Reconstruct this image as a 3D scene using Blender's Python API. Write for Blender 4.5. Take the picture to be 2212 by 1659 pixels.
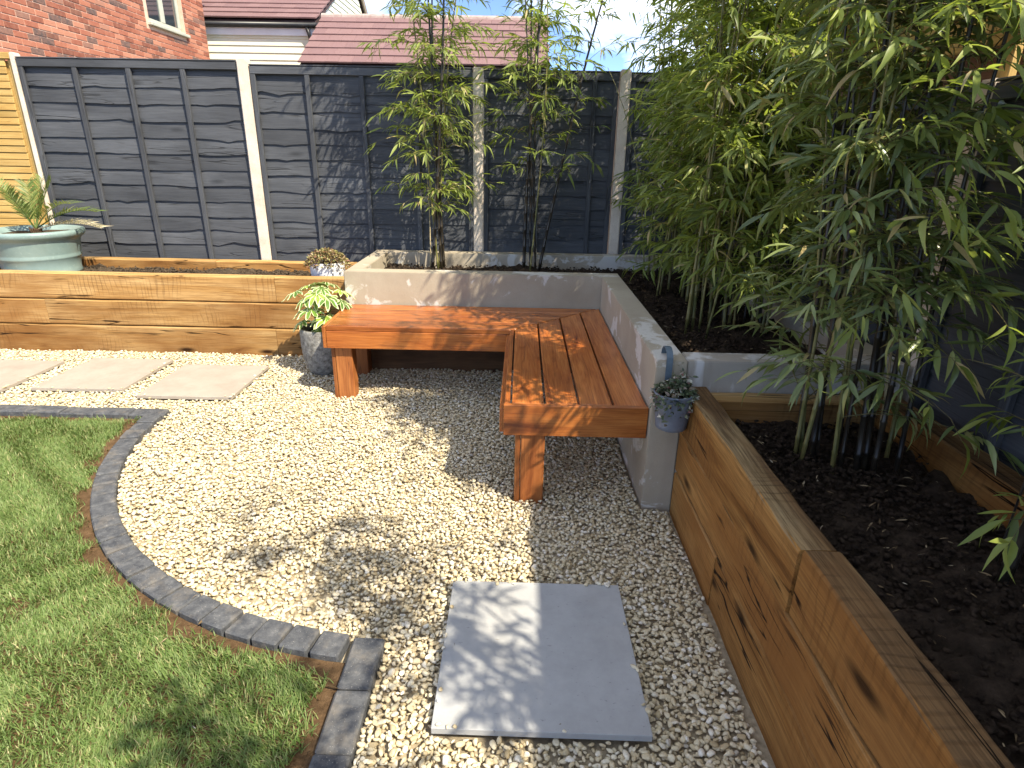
import bpy, bmesh, math, random
import numpy as np
from mathutils import Vector, Matrix, Euler
R = math.radians
random.seed(7)
RNG = np.random.default_rng(11)
for o in list(bpy.data.objects): bpy.data.objects.remove(o)
scene = bpy.context.scene
COL = scene.collection
# ------------------------------------------------------------------ camera
cam = bpy.data.cameras.new('camera'); camo = bpy.data.objects.new('camera', cam); COL.objects.link(camo)
cam.sensor_width = 36; cam.lens = 36 * 1301.94 / 2212; cam.clip_start = .02; cam.clip_end = 500
CAMP = Vector((0, 0, 1.48))
pt, yw, rl = 0.361685, 0.010675, 0.018092
rt = Vector((1, 0, 0)); up = Vector((0, math.sin(pt), math.cos(pt))); fw = Vector((0, math.cos(pt), -math.sin(pt)))
rt, up = math.cos(rl) * rt + math.sin(rl) * up, -math.sin(rl) * rt + math.cos(rl) * up
rz = Matrix.Rotation(yw, 3, 'Z')
rt, up, fw = rz @ rt, rz @ up, rz @ fw
m3 = Matrix((rt, up, -fw)).transposed()
camo.matrix_world = Matrix.Translation(CAMP) @ m3.to_4x4()
scene.camera = camo
def project(p):
    d = Vector(p) - CAMP; z = d.dot(fw)
    if z < .05: return None
    return (1106 + 1301.94 * d.dot(rt) / z, 829.5 - 1301.94 * d.dot(up) / z, z)
# ------------------------------------------------------------------ sky and sun
SUND = Vector((-.645, .55, -1)).normalized()
w = bpy.data.worlds.new('World'); scene.world = w; w.use_nodes = True
wt = w.node_tree; bg = wt.nodes['Background']
sk = wt.nodes.new('ShaderNodeTexSky'); sk.sky_type = 'NISHITA'; sk.sun_disc = False
sk.sun_elevation = R(49.7); sk.sun_rotation = R(130.5); sk.air_density = .32; sk.dust_density = .05; sk.ozone_density = 2.
wc = wt.nodes.new('ShaderNodeTexCoord'); wm = wt.nodes.new('ShaderNodeMapping'); wm.inputs['Scale'].default_value = (1, 1, 2.2); wm.inputs['Location'].default_value = (1.3, .7, .2)
wn = wt.nodes.new('ShaderNodeTexNoise'); wn.inputs['Scale'].default_value = 3.1; wn.inputs['Detail'].default_value = 7; wn.inputs['Roughness'].default_value = .55
wr = wt.nodes.new('ShaderNodeValToRGB'); wr.color_ramp.elements[0].position = .47; wr.color_ramp.elements[1].position = .68
wx = wt.nodes.new('ShaderNodeMixRGB'); wx.inputs[2].default_value = (6.6, 6.75, 7.1, 1)
wt.links.new(wc.outputs['Generated'], wm.inputs[0]); wt.links.new(wm.outputs[0], wn.inputs['Vector'])
wt.links.new(wn.outputs['Fac'], wr.inputs[0]); wt.links.new(wr.outputs[0], wx.inputs[0])
wb = wt.nodes.new('ShaderNodeMixRGB'); wb.blend_type = 'MULTIPLY'; wb.inputs[0].default_value = 1; wb.inputs[2].default_value = (1., 1., 1., 1)
wt.links.new(sk.outputs[0], wx.inputs[1]); wt.links.new(wx.outputs[0], wb.inputs[1]); wt.links.new(wb.outputs[0], bg.inputs[0])
bg.inputs[1].default_value = .15
sl = bpy.data.lights.new('sun', 'SUN'); sl.energy = 3.6; sl.angle = R(.53); sl.color = (1, .90, .73)
so = bpy.data.objects.new('sun', sl); COL.objects.link(so); so.rotation_euler = SUND.to_track_quat('-Z', 'Y').to_euler(); so.location = (4, -4, 8)
scene.view_settings.view_transform = 'Standard'; scene.view_settings.look = 'None'
scene.view_settings.exposure = 1.5; scene.view_settings.gamma = 1
scene.render.engine = 'CYCLES'
# ------------------------------------------------------------------ node helper
class NT:
    def __init__(s, name):
        s.m = bpy.data.materials.new(name); s.m.use_nodes = True; s.t = s.m.node_tree
        s.b = s.t.nodes['Principled BSDF']; s.o = s.t.nodes['Material Output']
    def n(s, typ, **k):
        x = s.t.nodes.new(typ)
        for a, v in k.items():
            if a in x.inputs: s.set(x.inputs[a], v)
            else: setattr(x, a, v)
        return x
    def set(s, inp, v):
        if isinstance(v, bpy.types.NodeSocket): s.t.links.new(v, inp)
        else: inp.default_value = v
    def coord(s, scale=(1, 1, 1), kind='Object', rnd=True):
        v = s.n('ShaderNodeTexCoord').outputs[kind]
        if rnd:
            oi = s.n('ShaderNodeObjectInfo').outputs['Random']
            mm = s.n('ShaderNodeMath', operation='MULTIPLY'); s.set(mm.inputs[0], oi); mm.inputs[1].default_value = 57.3
            va = s.n('ShaderNodeVectorMath', operation='ADD'); s.set(va.inputs[0], v); s.set(va.inputs[1], mm.outputs[0]); v = va.outputs[0]
        mp = s.n('ShaderNodeMapping'); s.set(mp.inputs[0], v); mp.inputs['Scale'].default_value = scale
        return mp.outputs[0]
    def noise(s, vec, scale=1., detail=4., rough=.55, dist=0.):
        x = s.n('ShaderNodeTexNoise'); s.set(x.inputs['Vector'], vec); x.inputs['Scale'].default_value = scale
        x.inputs['Detail'].default_value = detail; x.inputs['Roughness'].default_value = rough; x.inputs['Distortion'].default_value = dist
        return x.outputs['Fac']
    def vor(s, vec, scale=1., feat='F1'):
        x = s.n('ShaderNodeTexVoronoi', feature=feat); s.set(x.inputs['Vector'], vec); x.inputs['Scale'].default_value = scale
        return x.outputs['Distance']
    def ramp(s, f, stops):
        x = s.n('ShaderNodeValToRGB'); s.set(x.inputs[0], f); e = x.color_ramp.elements
        while len(e) < len(stops): e.new(.5)
        for q, (p, c) in zip(e, stops):
            q.position = p; q.color = (c, c, c, 1) if isinstance(c, (int, float)) else (*c, 1)
        return x.outputs[0]
    def mix(s, f, a, b, mode='MIX'):
        x = s.n('ShaderNodeMixRGB', blend_type=mode)
        for i, v in enumerate((f, a, b)):
            if isinstance(v, tuple) and len(v) == 3: v = (*v, 1)
            s.set(x.inputs[i], v)
        return x.outputs[0]
    def math(s, op, a, b=0., c=None):
        x = s.n('ShaderNodeMath', operation=op); s.set(x.inputs[0], a); s.set(x.inputs[1], b)
        if c is not None: s.set(x.inputs[2], c)
        return x.outputs[0]
    def bump(s, h, st=.3, d=.01):
        x = s.n('ShaderNodeBump'); s.set(x.inputs['Height'], h); x.inputs['Strength'].default_value = st; x.inputs['Distance'].default_value = d
        s.set(s.b.inputs['Normal'], x.outputs[0]); return x
    def col(s, c, rough=.7, spec=.3):
        if isinstance(c, tuple) and len(c) == 3: c = (*c, 1)
        s.set(s.b.inputs['Base Color'], c); s.set(s.b.inputs['Roughness'], rough); s.b.inputs['Specular IOR Level'].default_value = spec
    def rnd(s):
        a = s.n('ShaderNodeObjectInfo').outputs['Random']; b = s.n('ShaderNodeNewGeometry').outputs['Random Per Island']
        return s.math('FRACT', s.math('ADD', a, b))
def wood(name, light, mid, dark, gscale=1., rough=.65, spec=.25, knots=.5, cracks=.7, saw=0., stain=None, bump=.4, tint=.25, top=None):
    t = NT(name)
    g = t.noise(t.coord((1.1 * gscale, 9 * gscale, 9 * gscale)), 1, 7, .6, 1.2)
    c = t.ramp(g, [(.27, dark), (.42, mid), (.66, light)])
    fine = t.noise(t.coord((5, 160, 160)), 1, 4, .65)
    c = t.mix(t.math('MULTIPLY', t.ramp(fine, [(.35, 1.), (.6, 0.)]), .55), c, dark)
    big = t.noise(t.coord((1.5, 2.5, 2.5)), 1, 3)
    c = t.mix(t.ramp(big, [(.35, .0), (.75, .45)]), c, mid, 'MULTIPLY') if stain is None else t.mix(t.ramp(big, [(.40, 0.), (.66, .85)]), c, stain)
    kv = t.vor(t.coord((1.6, 5.5, 5.5)), 1.15)
    k = t.ramp(kv, [(.05, 1.), (.16, 0.)])
    c = t.mix(t.math('MULTIPLY', k, knots), c, tuple(x * .28 for x in dark))
    cr = t.noise(t.coord((.7, 12, 12)), 1, 3, .5, .5)
    cl = t.math('ABSOLUTE', t.math('SUBTRACT', cr, .56))
    ck = t.ramp(cl, [(.0035, 1.), (.011, 0.)])
    gate = t.ramp(t.noise(t.coord((1.2, 3, 3)), 1.3, 2), [(.47, 0.), (.53, 1.)])
    ck = t.math('MULTIPLY', ck, gate)
    c = t.mix(t.math('MULTIPLY', ck, cracks), c, tuple(x * .12 for x in dark))
    h = t.math('SUBTRACT', t.math('MULTIPLY', fine, .35), t.math('MULTIPLY', ck, 1.5 * cracks))
    if saw:
        wv = t.n('ShaderNodeTexWave', wave_type='BANDS', bands_direction='X'); t.set(wv.inputs['Vector'], t.coord((1, .35, .35)))
        wv.inputs['Scale'].default_value = 9; wv.inputs['Distortion'].default_value = 14; wv.inputs['Detail'].default_value = 4; wv.inputs['Detail Scale'].default_value = .6
        sm = t.math('MULTIPLY', t.ramp(wv.outputs['Fac'], [(.72, 0.), (1., 1.)]), t.ramp(t.noise(t.coord((2, 3, 3)), 1.2, 2), [(.45, 0.), (.65, saw)]))
        c = t.mix(sm, c, tuple(x * .5 for x in dark)); h = t.math('SUBTRACT', h, sm)
    if top:
        nz = t.n('ShaderNodeSeparateXYZ'); t.set(nz.inputs[0], t.n('ShaderNodeNewGeometry').outputs['True Normal'])
        tf = t.math('MULTIPLY', t.ramp(nz.outputs[2], [(.6, 0.), (.8, 1.)]), t.ramp(t.noise(t.coord((2, 4, 4)), 1.3, 5), [(.25, .55), (.6, 1.)]))
        gcol = t.ramp(g, [(.25, top[0]), (.5, top[1]), (.72, top[2])])
        gcol = t.mix(t.math('MULTIPLY', t.ramp(fine, [(.35, 1.), (.6, 0.)]), .7), gcol, top[0])
        gcol = t.mix(t.math('MULTIPLY', ck, cracks), gcol, tuple(x * .25 for x in top[0]))
        if saw: gcol = t.mix(sm, gcol, top[0])
        c = t.mix(tf, c, gcol)
    rn = t.n('ShaderNodeObjectInfo').outputs['Random']
    v = t.math('MULTIPLY_ADD', rn, tint * 2, 1 - tint)
    c = t.mix(1., c, t.n('ShaderNodeCombineColor', Red=v, Green=v, Blue=v).outputs[0], 'MULTIPLY')
    t.col(c, rough, spec); t.bump(h, bump, .006)
    return t.m
M = {}
OAK = ((.58, .375, .16), (.43, .24, .08), (.12, .048, .014))
OKB = ((.42, .225, .07), (.275, .125, .032), (.065, .025, .007))
M['oak'] = wood('oak_sleeper', *OAK, .75, .75, .15, 1., 1., .3, (.22, .095, .026), .7, .18, ((.34, .2, .07), (.5, .31, .12), (.62, .42, .19)))
M['oak_brown'] = wood('brown_oak', *OKB, .8, .75, .15, .9, 1., .15, (.20, .085, .022), .7, .18, ((.2, .11, .04), (.34, .19, .07), (.45, .28, .12)))
M['oak_grey'] = wood('weathered_oak', *OKB, .8, .8, .12, .9, 1., .4, (.22, .10, .03), .8, .15, ((.05, .028, .013), (.19, .115, .055), (.40, .29, .15)))
M['teak'] = wood('bench_hardwood', (.56, .205, .048), (.42, .13, .026), (.17, .042, .010), 1.7, .26, .6, .25, .25, 0, None, .2, .2)
M['teak_leg'] = wood('bench_leg_hardwood', (.44, .175, .05), (.32, .11, .028), (.16, .045, .012), 1.3, .5, .35, .3, .4, 0, None, .2, .2)
M['fence'] = wood('slate_painted_board', (.100, .106, .117), (.082, .087, .097), (.048, .052, .060), 1., .72, .3, .6, .5, 0, None, .8, .16)
M['golden'] = wood('golden_softwood', (.60, .43, .17), (.51, .345, .12), (.35, .215, .065), 1., .7, .2, .6, .3, 0, None, .3, .12)
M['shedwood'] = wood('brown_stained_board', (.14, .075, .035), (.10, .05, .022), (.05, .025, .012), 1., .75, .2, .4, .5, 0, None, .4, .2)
def simple(name, c1, c2, scale, rough=.8, bump=.3, bs=None, spec=.25, kind='Object', dist=.004, rnd=True):
    t = NT(name); v = t.coord((1, 1, 1), kind, rnd)
    c = t.ramp(t.noise(v, scale, 6, .6), [(.32, c1), (.68, c2)])
    t.col(c, rough, spec); t.bump(t.noise(v, bs or scale * 6, 5, .65), bump, dist); return t
# render-coated concrete block wall: mottled, damp streaks, white lime bloom
t = NT('rendered_concrete'); v = t.coord((1, 1, 1), 'Object', True)
c = t.ramp(t.noise(v, 2.2, 6, .6), [(.3, (.33, .28, .205)), (.7, (.44, .385, .295))])
c = t.mix(t.ramp(t.noise(t.coord((9, 9, 1.2)), 1, 5), [(.55, 0.), (.8, .35)]), c, (.25, .2, .155))
c = t.mix(t.ramp(t.noise(v, 3.6, 7, .62, .6), [(.565, 0.), (.60, .7)]), c, (.66, .64, .59))
c = t.mix(t.ramp(t.noise(v, 160, 2), [(.6, 0.), (.75, .25)]), c, (.15, .12, .1))
t.col(c, .85, .2); t.bump(t.noise(v, 70, 6, .7), .35, .004); M['render'] = t.m
t = NT('pale_rendered_concrete'); v = t.coord((1, 1, 1), 'Object', True)
c = t.ramp(t.noise(v, 2.6, 6, .6), [(.3, (.35, .31, .255)), (.7, (.46, .42, .355))])
c = t.mix(t.ramp(t.noise(t.coord((7, 7, 1.5)), 1.4, 6), [(.52, 0.), (.62, .7)]), c, (.68, .67, .65))
c = t.mix(t.ramp(t.noise(t.coord((14, 14, 1.1)), 1, 4), [(.6, 0.), (.7, .45)]), c, (.28, .25, .21))
t.col(c, .85, .2); t.bump(t.noise(v, 70, 6, .7), .3, .004); M['render_pale'] = t.m
t = NT('post_concrete'); v = t.coord((1, 1, 1), 'Object', True)
c = t.ramp(t.noise(v, 7, 6, .65), [(.3, (.58, .49, .395)), (.7, (.76, .67, .56))])
c = t.mix(t.ramp(t.vor(v, 90), [(.1, .5), (.25, 0.)]), c, (.22, .18, .14))
t.col(c, .9, .15); t.bump(t.noise(v, 60, 6, .7), .5, .005); M['post'] = t.m
t = NT('porcelain_slab'); v = t.coord((1, 1, 1), 'Object', True)
c = t.ramp(t.noise(v, 9, 7, .7), [(.3, (.32, .325, .32)), (.7, (.40, .405, .40))])
c = t.mix(t.ramp(t.noise(t.coord((60, 110, 60)), 1, 3), [(.66, 0.), (.74, .5)]), c, (.13, .13, .135))
c = t.mix(t.ramp(t.noise(v, 2.5, 5), [(.55, 0.), (.8, .35)]), c, (.36, .33, .28))
t.col(c, .7, .3); t.bump(t.noise(v, 220, 3, .6), .15, .002); M['slab'] = t.m
t = NT('sandy_slab'); v = t.coord((1, 1, 1), 'Object', True)
c = t.ramp(t.noise(v, 6, 7, .7), [(.3, (.30, .262, .215)), (.7, (.385, .34, .285))])
c = t.mix(t.ramp(t.noise(t.coord((50, 70, 50)), 1, 3), [(.64, 0.), (.74, .4)]), c, (.2, .16, .12))
t.col(c, .75, .25); t.bump(t.noise(v, 200, 3, .6), .15, .002); M['slab_sand'] = t.m
t = NT('charcoal_block'); v = t.coord((1, 1, 1), 'Object', True)
c = t.ramp(t.noise(v, 26, 7, .7), [(.35, (.05, .054, .062)), (.58, (.10, .104, .110)), (.75, (.175, .175, .175))])
c = t.mix(t.ramp(t.noise(v, 11, 5, .6), [(.5, 0.), (.72, .55)]), c, (.22, .19, .15))
c = t.mix(t.ramp(t.noise(v, 240, 2), [(.68, 0.), (.74, .8)]), c, (.42, .4, .36))
t.col(c, .88, .2); t.bump(t.noise(v, 130, 5, .7), .6, .005); M['block'] = t.m
t = NT('gravel_stone'); v = t.coord((1, 1, 1), 'Object', False)
c = t.ramp(t.rnd(), [(.0, (.38, .30, .17)), (.1, (.54, .45, .28)), (.45, (.65, .565, .38)), (.8, (.71, .64, .465)), (.97, (.78, .74, .63)), (1., (.32, .28, .22))])
c = t.mix(t.ramp(t.noise(v, 90, 4), [(.35, .35), (.6, 0.)]), c, (.42, .31, .17))
t.col(c, .85, .2); t.bump(t.noise(v, 260, 4, .7), .4, .003); M['gravel'] = t.m
M['gravel_base'] = simple('gravel_fines', (.24, .195, .125), (.42, .35, .24), 60, .95, .6).m
t = NT('bed_soil'); v = t.coord((1, 1, 1), 'Object', False)
c = t.ramp(t.noise(v, 22, 8, .7), [(.3, (.022, .016, .012)), (.6, (.075, .053, .037)), (.82, (.16, .115, .08))])
t.col(c, .95, .1); t.bump(t.noise(v, 70, 8, .75), 1., .02); M['soil'] = t.m
t = NT('dry_compost'); v = t.coord((1, 1, 1), 'Object', False)
c = t.ramp(t.noise(v, 30, 8, .7), [(.3, (.05, .038, .028)), (.6, (.12, .09, .06)), (.85, (.24, .185, .13))])
t.col(c, .95, .1); t.bump(t.noise(v, 80, 8, .75), 1., .02); M['compost'] = t.m
t = NT('lawn_earth'); v = t.coord((1, 1, 1), 'Object', False)
c = t.ramp(t.noise(v, 24, 8, .7), [(.3, (.075, .045, .022)), (.6, (.17, .105, .055)), (.85, (.28, .19, .11))])
t.col(c, .95, .1); t.bump(t.noise(v, 90, 8, .75), .9, .015); M['earth'] = t.m
M['far_ground'] = simple('far_ground', (.06, .075, .03), (.12, .11, .06), 3, .95, .3).m
def leafmat(name, stops, trans=.35, tcol=(.35, .5, .06), rough=.45, spec=.4, extra=None):
    t = NT(name); c = t.ramp(t.rnd(), stops)
    if extra: c = extra(t, c)
    t.col(c, rough, spec)
    tr = t.n('ShaderNodeBsdfTranslucent'); t.set(tr.inputs[0], t.mix(.6, c, (*tcol, 1)))
    mx = t.n('ShaderNodeMixShader'); mx.inputs[0].default_value = trans
    t.set(mx.inputs[1], t.b.outputs[0]); t.set(mx.inputs[2], tr.outputs[0]); t.set(t.o.inputs[0], mx.outputs[0])
    return t.m
M['leaf'] = leafmat('bamboo_leaf', [(0, (.055, .085, .022)), (.35, (.14, .19, .045)), (.7, (.25, .31, .07)), (.9, (.36, .41, .11)), (.955, (.44, .46, .17)), (.965, (.5, .38, .17)), (1., (.55, .45, .24))], .46, (.46, .58, .06))
M['leaf_big'] = leafmat('broad_bamboo_leaf', [(0, (.06, .095, .038)), (.4, (.14, .19, .065)), (.75, (.23, .28, .095)), (.92, (.34, .39, .15)), (.965, (.26, .25, .09)), (1., (.5, .38, .18))], .34, (.38, .46, .06), .34, .6)
M['grass'] = leafmat('grass_blade', [(0, (.09, .155, .036)), (.45, (.155, .23, .065)), (.85, (.235, .30, .11)), (.96, (.34, .34, .14)), (1., (.5, .45, .25))], .3, (.3, .42, .05), .5, .3)
M['palm'] = leafmat('palm_leaflet', [(0, (.07, .115, .028)), (.6, (.15, .21, .05)), (1, (.26, .29, .09))], .3, (.4, .48, .08))
M['palm_dry'] = leafmat('dry_palm_leaflet', [(0, (.42, .38, .22)), (1, (.6, .52, .36))], .3, (.5, .45, .2))
def fx(t, c):
    a = t.n('ShaderNodeAttribute', attribute_name='edge').outputs['Fac']
    nn = t.noise(t.coord((1, 1, 1)), 60, 3)
    f = t.ramp(t.math('ADD', a, t.math('MULTIPLY', t.math('SUBTRACT', nn, .5), .5)), [(.45, 0.), (.6, 1.)])
    return t.mix(f, c, (.74, .78, .45))
M['fatsia'] = leafmat('variegated_leaf', [(0, (.07, .16, .03)), (.6, (.17, .30, .045)), (1, (.30, .42, .06))], .25, (.4, .5, .08), .35, .5, fx)
M['shrub'] = leafmat('shrub_leaf', [(0, (.05, .11, .025)), (.6, (.12, .2, .04)), (1, (.3, .34, .08))], .3)
M['sedum'] = leafmat('sedum_leaf', [(0, (.11, .07, .04)), (.35, (.22, .14, .07)), (.6, (.22, .22, .07)), (.85, (.36, .30, .12)), (1, (.20, .06, .05))], .12, (.4, .35, .08), .4, .4)
M['trail'] = leafmat('trailing_succulent', [(0, (.04, .055, .03)), (.35, (.09, .12, .06)), (.6, (.16, .19, .11)), (.8, (.13, .035, .035)), (.9, (.5, .48, .38)), (1, (.6, .58, .5))], .1, (.3, .35, .1), .4, .4)
M['culm_dark'] = simple('black_bamboo_culm', (.010, .009, .008), (.045, .035, .022), 14, .35, .1, spec=.5).m
M['culm_green'] = simple('green_bamboo_culm', (.09, .10, .03), (.26, .22, .08), 10, .4, .1, spec=.4).m
M['culm_tan'] = simple('dry_bamboo_culm', (.35, .27, .14), (.6, .5, .3), 12, .5, .1, spec=.3).m
M['twig'] = simple('bamboo_twig', (.05, .045, .018), (.17, .14, .06), 20, .6, .1).m
M['litter'] = leafmat('dead_leaf_litter', [(0, (.08, .055, .03)), (.5, (.2, .14, .075)), (.85, (.36, .28, .17)), (1, (.6, .54, .42))], .1, (.3, .2, .1), .8, .1)
M['fibre'] = simple('palm_trunk_fibre', (.025, .015, .01), (.10, .06, .03), 40, .9, .8).m
# pots
t = NT('glazed_teal_clay'); v = t.coord((1, 1, 1), 'Object', False)
c = t.ramp(t.noise(v, 5, 6, .65), [(.3, (.175, .25, .235)), (.7, (.245, .33, .31))])
c = t.mix(t.ramp(t.noise(v, 45, 4), [(.6, 0.), (.75, .4)]), c, (.36, .45, .42))
t.col(c, .38, .5); t.bump(t.noise(v, 60, 4), .06, .004); M['teal'] = t.m
M['white_pot'] = simple('white_glaze', (.62, .63, .66), (.82, .83, .85), 12, .35, .08, spec=.5).m
t = NT('mottled_stone_pot'); v = t.coord((1, 1, 1), 'Object', False)
c = t.ramp(t.noise(v, 34, 7, .75), [(.35, (.085, .08, .07)), (.55, (.24, .235, .215)), (.7, (.40, .395, .365))])
t.col(c, .9, .2); t.bump(t.noise(v, 60, 6, .7), .7, .006); M['stonepot'] = t.m
M['bucket'] = simple('grey_painted_tin', (.10, .12, .15), (.18, .20, .24), 18, .45, .1, spec=.5).m
M['hook'] = simple('slate_blue_steel', (.075, .11, .14), (.115, .155, .19), 20, .45, .1, spec=.5).m
# houses
t = NT('red_brick'); v = t.coord((1, 1, 1), 'Object', True)
c = t.ramp(t.rnd(), [(0, (.16, .075, .055)), (.08, (.2, .07, .047)), (.3, (.31, .11, .07)), (.6, (.37, .145, .092)), (.85, (.44, .205, .135)), (.94, (.13, .09, .08)), (1, (.10, .075, .07))])
c = t.mix(t.ramp(t.noise(v, 18, 5, .7), [(.4, 0.), (.75, .5)]), c, (.42, .2, .135))
t.col(c, .9, .15); t.bump(t.noise(v, 60, 5), .5, .006); M['brick'] = t.m
M['mortar'] = simple('pink_mortar', (.56, .38, .28), (.66, .47, .36), 14, .95, .4).m
t = NT('brick_walling'); br = t.n('ShaderNodeTexBrick')
tc = t.n('ShaderNodeTexCoord').outputs['Object']; sx = t.n('ShaderNodeSeparateXYZ'); t.set(sx.inputs[0], tc)
cx = t.n('ShaderNodeCombineXYZ'); t.set(cx.inputs[0], t.math('ADD', sx.outputs[0], sx.outputs[1])); t.set(cx.inputs[1], sx.outputs[2])
t.set(br.inputs['Vector'], cx.outputs[0]); br.inputs['Color1'].default_value = (.36, .13, .08, 1); br.inputs['Color2'].default_value = (.46, .2, .12, 1); br.inputs['Mortar'].default_value = (.55, .35, .25, 1)
br.inputs['Scale'].default_value = 1; br.inputs['Brick Width'].default_value = .225; br.inputs['Row Height'].default_value = .075; br.inputs['Mortar Size'].default_value = .006
t.col(br.outputs['Color'], .9, .15); M['brickwall'] = t.m
t = NT('plum_concrete_tile'); v = t.coord((1, 1, 1), 'Object', True)
rv = t.n('ShaderNodeObjectInfo').outputs['Random']
c = t.ramp(rv, [(0, (.175, .105, .105)), (.5, (.188, .113, .112)), (1, (.205, .125, .122))])
c = t.mix(t.ramp(t.noise(v, 30, 4), [(.45, 0.), (.8, .3)]), c, (.26, .18, .175))
t.col(c, .8, .25); t.bump(t.noise(v, 120, 4), .3, .003); M['tile'] = t.m
M['tile_base'] = simple('roof_underlay', (.05, .035, .035), (.08, .05, .05), 8, .9, .1).m
M['ridge'] = simple('ridge_mortar', (.30, .22, .20), (.42, .35, .32), 9, .9, .3).m
M['cladding'] = simple('cream_cladding', (.66, .66, .52), (.74, .74, .61), 3, .6, .05).m
M['upvc'] = simple('sage_window_frame', (.40, .42, .35), (.46, .48, .41), 6, .4, .03, spec=.4).m
M['white_board'] = simple('white_fascia', (.68, .70, .74), (.78, .8, .83), 4, .5, .03).m
M['black'] = simple('black_gutter', (.01, .01, .011), (.022, .022, .024), 8, .4, .03, spec=.4).m
M['brown_trim'] = simple('brown_bargeboard', (.20, .16, .12), (.27, .22, .17), 6, .7, .1).m
M['curtain'] = simple('net_curtain', (.55, .58, .62), (.7, .72, .75), 8, .9, .1).m
t = NT('window_glass'); t.col((.03, .04, .05), .03, .9); t.b.inputs['Metallic'].default_value = .0; t.b.inputs['Coat Weight'].default_value = 1.; t.b.inputs['Coat Roughness'].default_value = .02
M['glass'] = t.m
# ------------------------------------------------------------------ object helpers
WM = {}
def world(o): return WM[o.name]
def link(o, parent=None, mw=None):
    COL.objects.link(o)
    mw = Matrix.Identity(4) if mw is None else mw
    WM[o.name] = mw.copy()
    if parent is None: o.matrix_basis = mw
    else:
        o.parent = parent; o.matrix_basis = world(parent).inverted() @ mw
    return o
def obj(name, me, mat=None, parent=None, mw=None):
    if mat and not me.materials: me.materials.append(M[mat])
    return link(bpy.data.objects.new(name, me), parent, mw)
def tag(o, label, cat=None, group=None, kind=None):
    if label: o['label'] = label
    if cat: o['category'] = cat
    if group: o['group'] = group
    if kind: o['kind'] = kind
    return o
def thing(name, label, cat, loc=(0, 0, 0), group=None):
    e = bpy.data.objects.new(name, None); e.empty_display_size = .1
    link(e, None, Matrix.Translation(loc)); return tag(e, label, cat, group)
def mesh(name, verts, faces, smooth=False):
    me = bpy.data.meshes.new(name); me.from_pydata([tuple(v) for v in verts], [], [tuple(f) for f in faces]); me.update()
    if smooth: me.shade_smooth()
    return me
def fast_mesh(name, V, F, smooth=False):
    V = np.asarray(V, dtype=np.float32); F = np.asarray(F, dtype=np.int32); k = F.shape[1]
    me = bpy.data.meshes.new(name); me.vertices.add(len(V)); me.vertices.foreach_set('co', V.ravel())
    me.loops.add(F.size); me.loops.foreach_set('vertex_index', F.ravel()); me.polygons.add(len(F))
    me.polygons.foreach_set('loop_start', np.arange(0, F.size, k, dtype=np.int32))
    if smooth: me.polygons.foreach_set('use_smooth', np.ones(len(F), dtype=bool))
    me.update(calc_edges=True); me.validate(); return me
def bm_mesh(name, bm, smooth=False):
    me = bpy.data.meshes.new(name); bm.to_mesh(me); bm.free()
    if smooth: me.shade_smooth()
    return me
GR = {'x': Matrix.Identity(4), 'y': Matrix.Rotation(R(90), 4, 'Z'), 'z': Matrix.Rotation(R(-90), 4, 'Y')}
BOXC = {}
def box_mesh(d, bev):
    k = (round(d[0], 4), round(d[1], 4), round(d[2], 4), bev)
    if k in BOXC: return BOXC[k]
    bm = bmesh.new(); bmesh.ops.create_cube(bm, size=1); bmesh.ops.scale(bm, vec=d, verts=bm.verts)
    if bev: bmesh.ops.bevel(bm, geom=bm.edges[:], offset=min(bev, min(d) * .4), segments=1, affect='EDGES')
    BOXC[k] = bm_mesh('box', bm); return BOXC[k]
def box(name, lo, hi, mat, parent=None, grain='x', bev=.003, own=False):
    lo, hi = Vector(lo), Vector(hi); c = (lo + hi) / 2; d = hi - lo
    ld = {'x': (d.x, d.y, d.z), 'y': (d.y, d.x, d.z), 'z': (d.z, d.y, d.x)}[grain]
    me = box_mesh(ld, bev)
    if me.materials and me.materials[0] != M[mat]:
        me = me.copy(); me.materials.clear()
    return obj(name, me, mat, parent, Matrix.Translation(c) @ GR[grain])
def beam(name, lo, hi, mat, parent, grain, seed, jit=.003, bev=.008, seg=.14, chips=.0):
    """rough-sawn length of timber: ring cross-sections that wander a little"""
    rr = random.Random(seed); lo, hi = Vector(lo), Vector(hi); c = (lo + hi) / 2; d = hi - lo
    L, W, H = {'x': (d.x, d.y, d.z), 'y': (d.y, d.x, d.z), 'z': (d.z, d.y, d.x)}[grain]
    n = max(2, int(L / seg)); vs, fs = [], []
    a, b = W / 2, H / 2
    ring = [(-a + bev, -b), (a - bev, -b), (a, -b + bev), (a, b - bev), (a - bev, b), (-a + bev, b), (-a, b - bev), (-a, -b + bev)]
    for i in range(n + 1):
        x = -L / 2 + L * i / n
        oy, oz = rr.uniform(-jit, jit) * .5, rr.uniform(-jit, jit) * .5
        for (y, z) in ring:
            j = rr.uniform(0, jit) + (rr.random() < .12) * chips * rr.random()
            vs.append((x, y + oy - math.copysign(j, y) * .6, z + oz - math.copysign(j, z) * .6))
    for i in range(n):
        for k in range(8):
            p, q = i * 8 + k, i * 8 + (k + 1) % 8
            fs.append((p, p + 8, q + 8, q))
    fs.append(tuple(range(8))); fs.append(tuple(n * 8 + k for k in reversed(range(8))))
    return obj(name, mesh(name, vs, fs), mat, parent, Matrix.Translation(c) @ GR[grain])
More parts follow.
